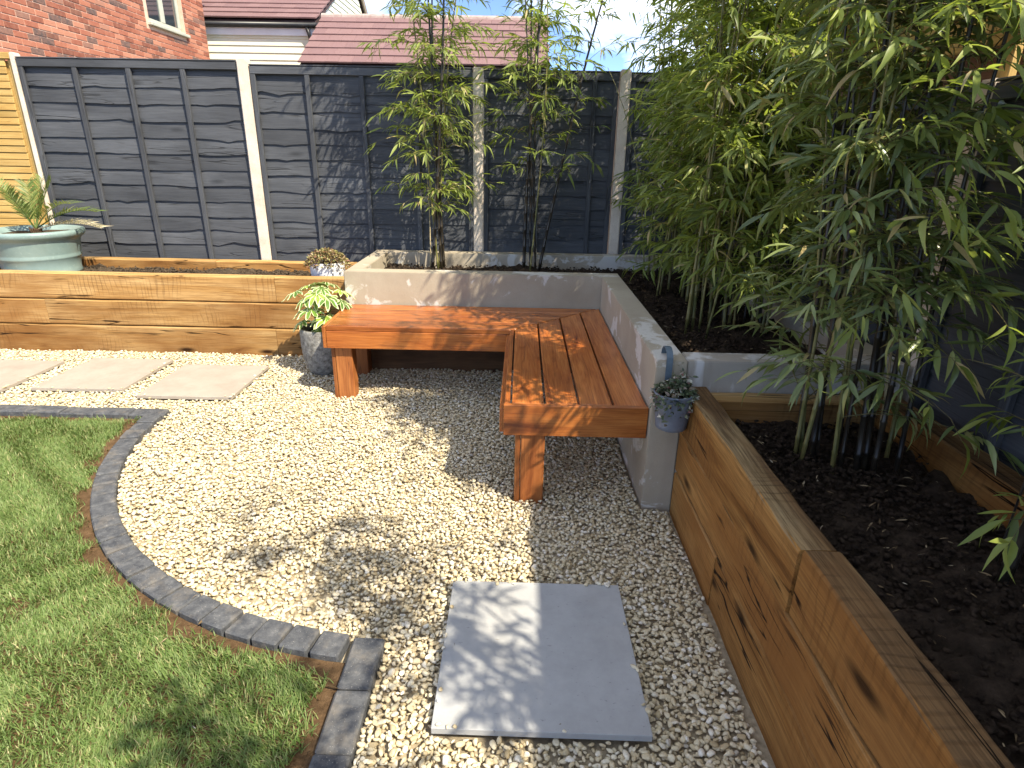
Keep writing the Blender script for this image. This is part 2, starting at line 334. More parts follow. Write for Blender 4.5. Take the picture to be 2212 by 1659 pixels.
def prism(name, poly, z0, z1, mat, parent, grain='x', bev=.002):
    g = GR[grain]; cx = sum(p[0] for p in poly) / len(poly); cy = sum(p[1] for p in poly) / len(poly); c = Vector((cx, cy, (z0 + z1) / 2))
    mw = Matrix.Translation(c) @ g; inv = mw.inverted(); bm = bmesh.new()
    top = [bm.verts.new(inv @ Vector((x, y, z1))) for x, y in poly]; bot = [bm.verts.new(inv @ Vector((x, y, z0))) for x, y in poly]
    bm.faces.new(top); bm.faces.new(list(reversed(bot)))
    for i in range(len(poly)):
        j = (i + 1) % len(poly); bm.faces.new((top[j], top[i], bot[i], bot[j]))
    bmesh.ops.recalc_face_normals(bm, faces=bm.faces[:])
    if bev: bmesh.ops.bevel(bm, geom=bm.edges[:], offset=bev, segments=1, affect='EDGES')
    return obj(name, bm_mesh(name, bm), mat, parent, mw)
def tube(path, radii, n=6, caps=True):
    vs, fs = [], []; path = [Vector(p) for p in path]
    for i, p in enumerate(path):
        t = (path[min(i + 1, len(path) - 1)] - path[max(i - 1, 0)]).normalized()
        u = t.orthogonal().normalized() if i == 0 else (u - t * u.dot(t)).normalized()
        v = t.cross(u); r = radii[i] if hasattr(radii, '__len__') else radii
        for k in range(n):
            a = 2 * math.pi * k / n; vs.append(p + (u * math.cos(a) + v * math.sin(a)) * r)
    for i in range(len(path) - 1):
        for k in range(n):
            a, b = i * n + k, i * n + (k + 1) % n; fs.append((a, b, b + n, a + n))
    if caps: fs.append(tuple(reversed(range(n)))); fs.append(tuple((len(path) - 1) * n + k for k in range(n)))
    return vs, fs
def merge(parts):
    V, F = [], []
    for vs, fs in parts:
        o = len(V); V += list(vs); F += [tuple(i + o for i in f) for f in fs]
    return V, F
def lathe(prof, n=48):
    vs, fs = [], []
    for r, z in prof:
        for k in range(n):
            a = 2 * math.pi * k / n; vs.append((r * math.cos(a), r * math.sin(a), z))
    for i in range(len(prof) - 1):
        for k in range(n):
            a, b = i * n + k, i * n + (k + 1) % n; fs.append((a, b, b + n, a + n))
    return vs, fs
def vnoise(x, y, s=0.):
    return (math.sin(x * 3.1 + s) * math.cos(y * 2.7 - s * 1.3) + .5 * math.sin(x * 7.3 + y * 5.9 + s * 2) + .3 * math.sin(x * 15.1 - y * 13.7 + s * 3) + .2 * math.sin(x * 31 + y * 27 + s)) / 2
def sheet(name, x0, x1, y0, y1, z, amp, step, mat, seed=0, edge=0.):
    nx, ny = max(2, int((x1 - x0) / step)), max(2, int((y1 - y0) / step)); vs, fs = [], []
    rr = np.random.default_rng(seed + 5)
    jit = rr.normal(0, amp * .35, (nx + 1, ny + 1))
    for i in range(nx + 1):
        for j in range(ny + 1):
            x, y = x0 + (x1 - x0) * i / nx, y0 + (y1 - y0) * j / ny
            vs.append((x, y, z + amp * vnoise(x * 1.6, y * 1.6, seed) + jit[i, j] - edge * 0))
    for i in range(nx):
        for j in range(ny):
            a = i * (ny + 1) + j; fs.append((a, a + ny + 1, a + ny + 2, a + 1))
    return obj(name, mesh(name, vs, fs, True), mat)
# ================================================================== ground
KC, KR = (-.3, 3.3), 1.785                       # centre and radius of the curved edging (gravel side)
g = obj('ground', mesh('ground', [(-150, -150, -.09), (150, -150, -.09), (150, 150, -.09), (-150, 150, -.09)], [(0, 1, 2, 3)]), 'far_ground'); tag(g, None, kind='structure')
g = sheet('gravel_bed', -4.7, .72, -.9, 4.6, -.013, .003, .12, 'gravel_base', 3); tag(g, None, kind='structure')
def lawn_poly(off):
    pts = [(-4.6, 3.19 + off)]; r = KR + .10 - off
    a0, a1 = math.pi + .06, math.pi * 1.5 - .10
    pts.append((-.3 - math.sqrt(max(r * r - (3.19 + off - 3.3) ** 2, 0)), 3.19 + off))
    for i in range(1, 31):
        a = a0 + (a1 - a0) * i / 30; pts.append((KC[0] + r * math.cos(a), KC[1] + r * math.sin(a)))
    yy = KC[1] - math.sqrt(r * r - (-.51 + off - KC[0]) ** 2)
    pts += [(-.51 + off, yy), (-.51 + off, -.9), (-4.6, -.9)]; return pts
def inside(poly):
    P = np.array(poly); x1, y1 = P[:, 0], P[:, 1]; x2, y2 = np.roll(x1, -1), np.roll(y1, -1)
    def f(X, Y):
        r = np.zeros(X.shape, bool)
        for a, b, c, d in zip(x1, y1, x2, y2):
            if b == d: continue
            r ^= ((b > Y) != (d > Y)) & (X < (c - a) * (Y - b) / (d - b) + a)
        return r
    return f
lp = lawn_poly(0.0)
bm = bmesh.new(); bm.faces.new([bm.verts.new((x, y, 0)) for x, y in lp]); bmesh.ops.triangulate(bm, faces=bm.faces[:])
bmesh.ops.subdivide_edges(bm, edges=bm.edges[:], cuts=5, use_grid_fill=True)
for v_ in bm.verts: v_.co.z = .004 + .008 * vnoise(v_.co.x * 2, v_.co.y * 2)
g = obj('lawn_soil', bm_mesh('lawn_soil', bm, True), 'earth'); tag(g, None, kind='structure')
# edging blocks
ed = thing('lawn_edging', 'curved charcoal block edging between the lawn and the cream gravel', 'edging', (-.3, 3.3, 0))
def kblock(a, b, c, d, z1, seed):
    rr = random.Random(seed); z1 += rr.uniform(-.004, .004)
    q = [(x + rr.uniform(-.0015, .0015), y + rr.uniform(-.0015, .0015)) for x, y in (a, b, c, d)]
    o = prism('block', q, -.08, z1, 'block', ed, 'x', .006); return o
ang0, ang1 = math.pi + .055, math.pi * 1.5 - .125; nb = 25
for i in range(nb):
    a, b = ang0 + (ang1 - ang0) * i / nb + .0022, ang0 + (ang1 - ang0) * (i + 1) / nb - .0022
    f = lambda r, t: (KC[0] + r * math.cos(t), KC[1] + r * math.sin(t))
    kblock(f(KR, a), f(KR + .098, a), f(KR + .098, b), f(KR, b), .028, i)
xs = -2.085; i = 0
while xs > -4.6:
    kblock((xs, 3.2), (xs, 3.298), (xs - .2, 3.298), (xs - .2, 3.2), .028, 100 + i) if i else kblock((xs + .01, 3.2), (xs - .005, 3.298), (xs - .2, 3.298), (xs - .2, 3.2), .028, 100)
    xs -= .204; i += 1
ys = 1.518; i = 0
while ys > -.9:
    kblock((-.508, ys), (-.508, ys - .2), (-.41, ys - .2), (-.41, ys), .03, 200 + i); ys -= .204; i += 1
# slabs
SL = [('near', -.215, .382, 1.188, 1.79, .034, 'slab', 'large pale grey square paving slab, nearest the camera beside the sleeper wall'),
      ('c', -2.412, -1.81, 3.495, 4.108, .026, 'slab_sand', 'stepping slab nearest the bench in the row along the left planter'),
      ('b', -3.152, -2.56, 3.585, 4.205, .026, 'slab_sand', 'middle stepping slab of three in the gravel by the left planter'),
      ('a', -3.91, -3.312, 3.54, 4.12, .026, 'slab_sand', 'stepping slab cut off by the left edge of the photo')]
for k, x0, x1, y0, y1, zt, mt, lab in SL:
    o = prism('paving_slab', [(x0, y0), (x1, y0 + (-.006 if k == 'near' else .004)), (x1 - .003, y1), (x0 - .004, y1 + .003)], zt - .022, zt, mt, None, 'x', .0015); tag(o, lab, 'slab', 'paving slabs set in the gravel')
# ================================================================== concrete planter
ZT = .707
cp = thing('concrete_planter', 'L-shaped rendered concrete planter wrapped round the corner bench', 'planter', (.6, 3.6, 0))
def wallseg(lo, hi, mat):
    bm = bmesh.new(); bmesh.ops.create_cube(bm, size=1); lo, hi = Vector(lo), Vector(hi); d = hi - lo
    bmesh.ops.scale(bm, vec=d, verts=bm.verts)
    bmesh.ops.bevel(bm, geom=[e for e in bm.edges], offset=.004, segments=2, affect='EDGES')
    return obj('wall', bm_mesh('wall', bm), mat, cp, Matrix.Translation((lo + hi) / 2))
wallseg((.567, 2.352, -.05), (.695, 4.188, ZT), 'render')
wallseg((-1.235, 4.191, -.05), (.695, 4.325, ZT), 'render')
wallseg((-1.235, 4.328, -.05), (-1.12, 5.107, ZT), 'render')
wallseg((-1.235, 5.11, -.05), (1.60, 5.235, ZT + .001), 'render')
wallseg((.698, 2.352, -.05), (1.60, 2.478, ZT), 'render_pale')
wallseg((1.485, 2.481, -.05), (1.60, 5.107, ZT), 'render')
g = sheet('bed_soil', .69, 1.49, 2.47, 5.12, .585, .035, .035, 'soil', 1); tag(g, 'dark soil filling the concrete planter under the dense bamboo', 'soil', kind='stuff')
g = sheet('bed_soil', -1.13, .695, 4.32, 5.12, .595, .03, .035, 'soil', 2); tag(g, 'dark soil in the rear arm of the concrete planter behind the bench', 'soil', kind='stuff')
# ================================================================== sleeper planters
lpn = thing('sleeper_planter', 'long golden oak sleeper planter below the grey fence at left', 'planter', (-2.7, 4.8, 0))
YF = 4.455
rows = [((-5.2, -1.84), (-1.837, -1.238)), ((-5.2, -3.62), (-3.617, -1.238)), ((-5.2, -1.875), (-1.872, -1.238))]
sd = 0
for r, segs in enumerate(rows):
    z1 = .603 - r * .2; z0 = z1 - .196 if r < 2 else -.06
    for a, b in segs:
        sd += 1; beam('sleeper', (a, YF, z0), (b, YF + .098, z1), 'oak', lpn, 'x', sd, .003, .009)
    for a, b in ((-5.2, -2.6), (-2.597, -1.238)):
        sd += 1; beam('sleeper', (a, 5.125, z0), (b, 5.222, z1), 'oak', lpn, 'x', sd, .003, .009)
    sd += 1; beam('sleeper', (-4.30, YF + .1, z0), (-4.205, 5.123, z1), 'oak', lpn, 'y', sd, .003, .006)
    sd += 1; beam('sleeper', (-1.335, YF + .1, z0), (-1.24, 5.123, z1 - .002), 'oak', lpn, 'y', sd, .003, .006)
g = sheet('planter_compost', -4.21, -1.33, 4.55, 5.13, .525, .03, .035, 'compost', 4); tag(g, 'dry brown compost in the left sleeper planter', 'soil', kind='stuff')
rp = thing('sleeper_planter', 'weathered oak sleeper planter running along the right towards the camera', 'planter', (1.1, 1.2, 0))
rrows = [((1.238, 2.349), (-1.2, 1.234)), ((.62, 2.349), (-1.2, .617)), ((1.75, 2.349), (-1.2, 1.747))]
for r, segs in enumerate(rrows):
    z1 = .597 - r * .2; z0 = z1 - .1945 if r < 2 else -.06
    for k, (a, b) in enumerate(segs):
        sd += 1; off = ((.0, .008), (.006, .001), (.002, .007))[r][k]
        beam('sleeper', (.690 + off, a, z0), (.788 + off, b, z1 + (.004 if k else 0)), 'oak_grey' if r == 0 else 'oak_brown', rp, 'y', sd, .004, .006, .1, .006)
    sd += 1; beam('sleeper', (1.45, -1.2, z0), (1.548, 2.349, z1), 'oak_grey' if r == 0 else 'oak_brown', rp, 'y', sd, .003, .006)
    sd += 1; beam('sleeper', (.80, 2.25, z0), (1.447, 2.349, z1 - .02), 'oak', rp, 'x', sd, .003, .006)
g = sheet('bed_soil', .785, 1.452, -1.2, 2.26, .475, .03, .03, 'soil', 6); tag(g, 'dark soil in the right sleeper planter under the broad-leaved bamboo', 'soil', kind='stuff')
# ================================================================== bench
bn = thing('corner_bench', 'L-shaped red-brown hardwood corner bench fitted against the concrete planter', 'bench', (-.2, 3.6, 0))
ZB = .478; XL, YI, XI = -1.222, 3.585, -.056
yd = lambda x: YI + (x - XI); xd = lambda y: XI + (y - YI)
gap = .010
e = [XI + .026 + (.564 - XI - .026) * k / 4 for k in range(5)]
for k in range(4):
    a, b = e[k] + gap / 2, e[k + 1] - gap / 2
    prism('plank', [(a, 2.418), (b, 2.418), (b, yd(b) - gap), (a, yd(a) - gap)], ZB - .028, ZB, 'teak', bn, 'y', .0025)
prism('trim', [(XI, 2.416), (XI + .023, 2.416), (XI + .023, yd(XI + .023) - gap), (XI, yd(XI) - gap)], ZB - .028, ZB + .0005, 'teak', bn, 'y', .002)
e = [YI + .026 + (4.186 - YI - .026) * k / 4 for k in range(5)]
for k in range(4):
    a, b = e[k] + gap / 2, e[k + 1] - gap / 2
    prism('plank', [(XL + .027, a), (xd(a) - 0, a), (xd(b) - 0, b), (XL + .027, b)], ZB - .028, ZB, 'teak', bn, 'x', .0025)
prism('trim', [(XL + .027, YI), (xd(YI), YI), (xd(YI + .023), YI + .023), (XL + .027, YI + .023)], ZB - .028, ZB + .0005, 'teak', bn, 'x', .002)
box('end_trim', (XL, YI + .0, .337), (XL + .024, 4.186, ZB - .001), 'teak', bn, 'y', .002)
box('apron', (XL + .026, YI - .004, .338), (XI - .024, YI + .021, ZB - .03), 'teak', bn, 'x', .002)
box('apron', (XI - .022, 2.418, .338), (XI + .003, YI + .02, ZB - .03), 'teak', bn, 'y', .002)
box('end_apron', (XI - .004, 2.388, .336), (.563, 2.414, ZB + .001), 'teak', bn, 'x', .002)
for (x, y) in ((-.008, 2.40), (-1.187, 3.618)):
    box('leg', (x + .026, y, -.05), (x + .132, y + .10, .337), 'teak_leg', bn, 'z', .004)
    box('leg', (x, y + .004, -.05), (x + .024, y + .096, .337), 'teak_leg', bn, 'z', .003)
box('shade_board', (-1.2, 4.166, -.05), (.562, 4.189, .335), 'shedwood', bn, 'x', .002)  # dark board added against the wall to stand in for deep under-bench shade
box('leg', (-1.17, 4.05, -.05), (-1.07, 4.15, .337), 'teak_leg', bn, 'z', .004)
for (a, b) in (((XI + .06, 2.45, .37), (XI + .1, 3.5, ZB - .03)), ((.45, 2.45, .37), (.49, 3.95, ZB - .03))): box('bearer', a, b, 'teak_leg', bn, 'y', .003)
box('bearer', (XL + .05, YI + .06, .37), (-.1, YI + .1, ZB - .03), 'teak_leg', bn, 'x', .003)
# ================================================================== fences
def waney(L, h, seed, thick=.009):
    rr = random.Random(seed); n = max(6, int(L / .07)); vs, fs = [], []
    ph = [rr.uniform(0, 6.28) for _ in range(4)]; wob = 0.; kn = [(rr.uniform(0, L), rr.uniform(.006, .016) * rr.choice((-1, 1, 1))) for _ in range(rr.randint(1, 4))]
    for i in range(n + 1):
        x = L * i / n
        lo = .0035 * math.sin(x * 4.1 + ph[0]) + .0025 * math.sin(x * 11 + ph[1]) + rr.uniform(-.0015, .0015) - sum(a * math.exp(-((x - c) / .05) ** 2) for c, a in kn)
        cup = .0025 * math.sin(x * 5 + ph[2])
        vs += [(x, -.024 + cup, lo), (x, -.019 + cup * .6 + rr.uniform(-.001, .001), h * .45), (x, -.008, h), (x, -.002, h), (x, -.024 + cup + thick, lo)]
    for i in range(n):
        for k in range(5):
            a, b = i * 5 + k, i * 5 + (k + 1) % 5; fs.append((a, a + 5, b + 5, b))
    fs.append((0, 1, 2, 3, 4)); fs.append(tuple(n * 5 + k for k in (4, 3, 2, 1, 0)))
    me = mesh('board', vs, fs); return me
def lap_panel(name, p0, along, L, ztop, zbot, label, group, battens, seed, mat='fence'):
    """waney-edged overlap panel; p0 = left end of its face as seen from the front, along = 'x' (faces -y) or 'y' (faces -x, built towards -y)"""
    rot = Matrix.Identity(4) if along == 'x' else Matrix.Rotation(R(-90), 4, 'Z')
    base = Matrix.Translation((p0[0], p0[1], 0)) @ rot
    th = thing(name, label, 'fence panel', (p0[0], p0[1], zbot), group)
    rr = random.Random(seed); z = ztop - .195; k = 0
    while z > zbot - .08:
        obj('board', waney(L, .158, seed * 50 + k), mat, th, base @ Matrix.Translation((0, 0, z)))
        z -= .124 + rr.uniform(-.008, .008); k += 1
    def stick(nm, lo, hi, grain, sdd):
        o = beam(nm, lo, hi, mat, th, grain, sdd, .001, .003, .5)
        mw = base @ world(o); WM[o.name] = mw; o.matrix_basis = world(th).inverted() @ mw
    stick('top_rail', (0, -.046, ztop - .058), (L, -.002, ztop), 'x', seed * 91)
    stick('capping', (0, -.05, ztop + .001), (L, .012, ztop + .012), 'x', seed * 92)
    for j, b in enumerate(battens):
        stick('batten', (b, -.05, zbot - .02), (b + .038, -.024, ztop - .06), 'z', seed * 93 + j)
def post(loc, w, d, h, label, group):
    bm = bmesh.new(); bmesh.ops.create_cube(bm, size=1); bmesh.ops.scale(bm, vec=(w, d, h), verts=bm.verts)
    for v_ in bm.verts:
        if v_.co.z > 0: v_.co.x *= .96; v_.co.y *= .9
    bmesh.ops.bevel(bm, geom=bm.edges[:], offset=.008, segments=2, affect='EDGES')
    o = obj('concrete_post', bm_mesh('concrete_post', bm), 'post', None, Matrix.Translation((loc[0], loc[1], h / 2 - .3))); return tag(o, label, 'post', group)
GF = 'slate grey fence panels'; GP = 'concrete fence posts'
YP = 5.345
lap_panel('fence_panel', (-4.03, YP), 'x', 1.745, 2.138, .42, 'sunlit slate grey overlap fence panel between yellow panel and first concrete post', GF, (0, .43, .86, 1.295), 1)
lap_panel('fence_panel', (-2.178, YP), 'x', 1.765, 2.112, .42, 'slate grey fence panel dappled with bamboo shadow behind small white pot', GF, (0.0, .43, .865, 1.29, 1.727), 2)
lap_panel('fence_panel', (-.322, YP), 'x', 1.07, 2.105, .52, 'short slate grey fence panel behind the twin-stem bamboo in mid photo', GF, (0.0, .42, .86, 1.03), 3)
lap_panel('fence_panel', (.842, YP), 'x', .80, 2.10, .52, 'narrow slate grey fence panel in the rear right corner behind bamboo', GF, (0.0, .43), 4)
post((-2.231, YP - .01), .092, .10, 2.46, 'concrete fence post standing in full sun between two grey panels', GP)
post((-.368, YP - .01), .086, .10, 2.43, 'concrete fence post half hidden behind leftmost bamboo clump', GP)
post((.797, YP - .01), .086, .10, 2.43, 'dappled concrete fence post left of the dense bamboo corner', GP)
post((-4.055, YP - .012), .035, .10, 2.48, 'thin concrete post between the yellow panel and the grey fence', GP)
# yellow slatted panel at left
yp = thing('slatted_fence_panel', 'golden yellow slatted timber fence panel at the left edge', 'fence panel', (-5, YP, .4))
for k in range(33):
    z1 = 2.128 - k * .0535; me = box_mesh((1.78, .016, .050), .003)
    obj('slat', me, 'golden', yp, Matrix.Translation((-5.02, YP - .032 + random.uniform(-.003, .003), z1 - .025)) @ Matrix.Rotation(R(-5), 4, 'X'))
box('stile', (-4.115, YP - .022, .4), (-4.075, YP + .01, 2.13), 'golden', yp, 'z')
box('backing', (-5.9, YP - .012, .4), (-4.12, YP - .004, 2.12), 'golden', yp, 'x', .001)
box('top_rail', (-5.92, YP - .05, 2.132), (-4.075, YP + .012, 2.178), 'golden', yp, 'x')
# right-hand fence: dark panels in shade, golden boarded screen above a narrow slot
XR = 1.665
lap_panel('fence_panel', (XR, 5.20), 'y', .91, 1.745, .42, 'shaded dark fence panel at far end of the right boundary', GF, (0, .43, .86), 5)
lap_panel('fence_panel', (XR, 4.19), 'y', 1.76, 1.745, .42, 'shaded dark fence panel behind the thick green bamboo on the right', GF, (0, .45, .89, 1.33), 6)
lap_panel('fence_panel', (XR, 2.33), 'y', 1.76, 1.745, .42, 'dark shaded fence panel behind nearest bamboo at right edge', GF, (0, .43, .86, 1.3), 7)
lap_panel('fence_panel', (XR, .47), 'y', 1.76, 1.745, .42, 'dark fence panel beside the camera beyond the right edge', GF, (0, .43, .86, 1.3), 8)
for k, y in enumerate((4.235, 2.38, .52)):
    post((XR - .0, y), .10, .086, 2.06, ('concrete post of the right fence behind the thick bamboo', 'concrete post of the right fence above the pale concrete wall end', 'concrete post of the right fence beside the camera')[k], GP)
sc = thing('timber_screen', 'golden board screen fixed above the dark right-hand fence', 'screen', (XR, 1.8, 1.86))
for k in range(5):
    z0 = 1.868 + k * .1145
    for a, b in ((-1.3, .48), (.484, 2.36), (2.364, 4.62)):
        beam('board', (XR - .035 + random.uniform(-.002, .002), a, z0), (XR - .013, b, z0 + .1125), 'golden', sc, 'y', 700 + k * 7 + int(b * 3), .0015, .004, .4)
for y in (-1.2, .52, 1.45, 2.38, 3.3, 4.235): box('bracket', (XR + .0, y - .03, 1.70), (XR + .03, y + .03, 2.43), 'golden', sc, 'z')
# neighbour's shed behind the right fence
sh = thing('garden_shed', "dark brown timber shed just glimpsed behind the right-hand fence", 'shed', (3.3, 2.8, 0))
for k in range(15): box('board', (2.5, .6, k * .15 - .05), (2.52, 8.6, k * .15 + .096), 'shedwood', sh, 'y', .003)
box('carcass', (2.53, .62, -.05), (4.4, 8.58, 2.18), 'shedwood', sh, 'y', .01)
prism('roof', [(2.36, .45), (4.55, .45), (4.55, 8.75), (2.36, 8.75)], 2.19, 2.24, 'tile_base', sh, 'y', .01)
# ================================================================== houses
bh = thing('brick_house', 'red brick house side wall with a sage framed window above the fence', 'house', (-8.6, 9.4, 0))
BX, BY1 = -6.1, 13.05; WY0, WY1, WZ0, WZ1 = 11.12, 12.24, 3.42, 4.62
def wl(lo, hi, mat): return box('wall', lo, hi, mat, bh, 'x', 0)
wl((-11, 4.5, -.1), (BX - .008, BY1, 2.26), 'brickwall')
wl((-11, 4.5, 2.262), (BX - .008, WY0, 4.16), 'mortar'); wl((-11, WY1, 2.262), (BX - .008, BY1, 4.16), 'mortar')
wl((-11, WY0 + .002, 2.262), (BX - .008, WY1 - .002, WZ0), 'mortar')
wl((-11, 4.5, 4.162), (BX - .008, WY0, 5.3), 'brickwall'); wl((-11, WY1, 4.162), (BX - .008, BY1, 5.3), 'brickwall'); wl((-11, WY0 + .002, WZ1), (BX - .008, WY1 - .002, 5.3), 'brickwall')
wl((-11, WY0 + .002, WZ0 + .002), (BX - .30, WY1 - .002, WZ1 - .002), 'mortar')
fr = box('window', (BX - .11, WY0 + .004, WZ0 + .004), (BX - .07, WY1 - .004, WZ0 + .075), 'upvc', bh, 'y')
for (a, b) in ((WY0 + .004, WY0 + .07), ((WY0 + WY1) / 2 - .055, (WY0 + WY1) / 2 + .055), (WY1 - .07, WY1 - .004)): box('frame', (BX - .108, a, WZ0 + .077), (BX - .066, b, WZ1 - .004), 'upvc', fr, 'z')
box('sill', (BX - .1, WY0 - .05, WZ0 - .055), (BX + .06, WY1 + .05, WZ0 - .004), 'upvc', fr, 'y', .008)
for (a, b) in ((WY0 + .072, (WY0 + WY1) / 2 - .057), ((WY0 + WY1) / 2 + .057, WY1 - .072)):
    box('pane', (BX - .095, a, WZ0 + .077), (BX - .088, b, WZ1 - .006), 'glass', fr, 'y', 0)
BL = box_mesh((.215, .1, .065), .004).copy(); BH = box_mesh((.1025, .1, .065), .004).copy()
bricks = []
k = 0; z = 2.268
while z < 4.15:
    y = 6.3 + (.1125 if k % 2 else 0)
    while y < BY1 - .05:
        ln = .215
        if y + ln > BY1: ln = .1025
        mid = (y, y + ln)
        if z + .065 > WZ0 - .06 and mid[1] > WY0 - .005 and mid[0] < WY1 + .005:
            if mid[0] < WY0 - .1: ln = .1025
            elif mid[1] > WY1 + .1: y += .1125; ln = .1025
            else: y += .225; continue
        bricks.append((y + ln / 2, z + .0325, ln)); y += ln + .01
    z += .075; k += 1
def vis(p):
    q = project(p); return q and -30 < q[0] < 480 and -30 < q[1] < 150
bricks.sort(key=lambda b: (not vis((BX, b[0], b[1])), b[0]))
BR = Matrix.Rotation(R(90), 4, 'Z')
for y, z, ln in bricks[:300]: obj('brick', BL if ln > .2 else BH, 'brick', bh, Matrix.Translation((BX - .05 + random.uniform(-.002, .002), y, z)) @ BR)
bm = bmesh.new()
for y, z, ln in bricks[300:]:
    r_ = bmesh.ops.create_cube(bm, size=1); bmesh.ops.scale(bm, vec=(.1, ln, .065), verts=r_['verts']); bmesh.ops.translate(bm, vec=(BX - .05 + random.uniform(-.002, .002), y, z), verts=r_['verts'])
tag(obj('brickwork', bm_mesh('brickwork', bm), 'brick', bh), None, kind='stuff')
for sgn in (0, 1):
    a = (-11.3, BX + .3)[sgn]; mid = (-11 + BX) / 2
    vs = [(a, 4.2, 5.2), (a, BY1 + .3, 5.2), (mid, BY1 + .3, 7.3), (mid, 4.2, 7.3)]; vs += [(x, y, z + .08) for x, y, z in vs]
    obj('roof', mesh('roof', vs, [(0, 1, 2, 3), (7, 6, 5, 4), (0, 4, 5, 1), (1, 5, 6, 2), (2, 6, 7, 3), (3, 7, 4, 0)]), 'tile', bh)
# tiled roofs
TM = box_mesh((.238, .34, .030), .003).copy()
def tiles(parent, x0, x1, ye, ze, yr, zr, gauge=.285, skew=True, maxrow=99):
    sl_ = Vector((0, yr - ye, zr - ze)); Ls = sl_.length; sd_ = sl_.normalized(); an = math.atan2(sd_.z, sd_.y); n = int(Ls / gauge); nrm = Vector((0, -sd_.z, sd_.y))
    for r in range(min(n, maxrow)):
        x = x0; first = r % 2
        while x < x1 - .04:
            wd = min(.2405 / (2 if first else 1), x1 - x); first = 0
            p = Vector((x + wd / 2, ye, ze)) + sd_ * (r * gauge + .16) + nrm * (.034 + random.uniform(-.001, .002))
            obj('tile', TM, 'tile', parent, Matrix.Translation(p) @ Matrix.Rotation(an - .08, 4, 'X') @ Matrix.Diagonal((wd / .2405, 1, 1, 1))); x += wd
    return sd_, nrm
def slab_roof(parent, x0, x1, ye, ze, yr, zr, th=.07):
    nv = Vector((0, -(zr - ze), yr - ye)).normalized() * -th
    vs = [(x0, ye, ze), (x1, ye, ze), (x1, yr, zr), (x0, yr, zr)]; vs += [(x, y + nv.y, z + nv.z) for x, y, z in vs]
    return obj('roof_deck', mesh('roof_deck', vs, [(0, 1, 2, 3), (7, 6, 5, 4), (0, 4, 5, 1), (1, 5, 6, 2), (2, 6, 7, 3), (3, 7, 4, 0)]), 'tile_base', parent)
ga = thing('garage', 'low garage with plum tiled roof behind the middle of the fence', 'garage', (-1.8, 13.8, 0))
box('wall', (-3.9, 12.25, -.1), (.3, 15.2, 2.86), 'cladding', ga, 'x', 0)
slab_roof(ga, -4.02, .42, 12.0, 2.93, 13.72, 3.97); slab_roof(ga, -4.02, .42, 15.44, 2.93, 13.72, 3.97)
tiles(ga, -4.04, .44, 12.0, 2.945, 13.72, 3.985)
box('fascia', (-3.98, 12.02, 2.70), (.40, 12.05, 2.86), 'white_board', ga, 'x', .004)
for k in range(11):
    vs, fs = tube([(-4.05 + k * .41, 13.72, 3.985), (-4.05 + k * .41 + .405, 13.72, 3.985)], .085, 10); obj('ridge_tile', mesh('ridge_tile', vs, fs, False), 'ridge', ga)
vs = [(-3.9, 12.26, 2.86), (-3.9, 15.2, 2.86), (-3.9, 13.72, 3.86), (-3.88, 12.26, 2.86), (-3.88, 15.2, 2.86), (-3.88, 13.72, 3.86)]
obj('gable', mesh('gable', vs, [(0, 1, 2), (5, 4, 3), (0, 3, 4, 1), (1, 4, 5, 2), (2, 5, 3, 0)]), 'cladding', ga)
hh = thing('clad_house', 'house with plum tiled roof and cream boarded walls beyond the fence', 'house', (-7, 16.2, 0))
HX = -4.16
box('wall', (-11, 13.53, -.1), (HX - .02, 18.8, 3.72), 'cladding', hh, 'x', 0)
for k in range(11):
    z0 = 2.30 + k * .128
    obj('cladding_board', box_mesh((6.0, .028, .136), .003), 'cladding', hh, Matrix.Translation((HX - 3.02, 13.51, z0 + .06)) @ Matrix.Rotation(R(-9), 4, 'X'))
fz = lambda y: 3.86 + (y - 13.36) * .50 if y < 16.68 else 5.52 - (y - 16.68) * .78
for k in range(22):
    z0 = 3.0 + k * .118
    ylo = 13.55 if z0 + .12 < 3.9 else 13.36 + (z0 + .12 - 3.86) / .5 + .05
    yhi = 18.78 if z0 + .12 < 3.9 else 16.68 + (5.52 - z0 - .12) / .78 - .05
    if yhi - ylo > .2: obj('cladding_board', box_mesh((yhi - ylo, .028, .126), .003), 'cladding', hh, Matrix.Translation((HX, (ylo + yhi) / 2, z0 + .055)) @ Matrix.Rotation(R(90), 4, 'Z') @ Matrix.Rotation(R(-9), 4, 'X'))
vs = [(x, y, z) for x in (-11, HX - .02) for y, z in ((13.53, 3.72), (18.8, 3.72), (16.68, 5.42))]
obj('gable', mesh('gable', vs, [(0, 1, 2), (5, 4, 3), (0, 3, 4, 1), (1, 4, 5, 2), (2, 5, 3, 0)]), 'cladding', hh)
slab_roof(hh, -11, HX + .06, 13.38, 3.86, 16.68, 5.52); slab_roof(hh, -11, HX + .06, 19.0, 3.72, 16.68, 5.52)
tiles(hh, -7.3, HX + .09, 13.38, 3.875, 16.68, 5.535, .285, True, 8)
bb = slab_roof(hh, HX + .064, HX + .10, 19.02, 3.66, 16.68, 5.48, .16); bb.data.materials.clear(); bb.data.materials.append(M['brown_trim']); bb.name = 'bargeboard'
box('fascia', (-11, 13.45, 3.62), (HX + .06, 13.48, 3.755), 'white_board', hh, 'x', .004)
vs, fs = tube([(-11, 13.39, 3.80), (HX + .08, 13.39, 3.80)], .05, 10); gt = obj('gutter', mesh('gutter', vs, fs, True), 'black', hh)
vs, fs = tube([(HX - .12, 13.39, 3.77), (HX - .08, 13.41, 3.62), (HX - .07, 13.47, 3.45), (HX - .07, 13.47, 2.2)], .034, 8); obj('downpipe', mesh('downpipe', vs, fs, True), 'black', gt)
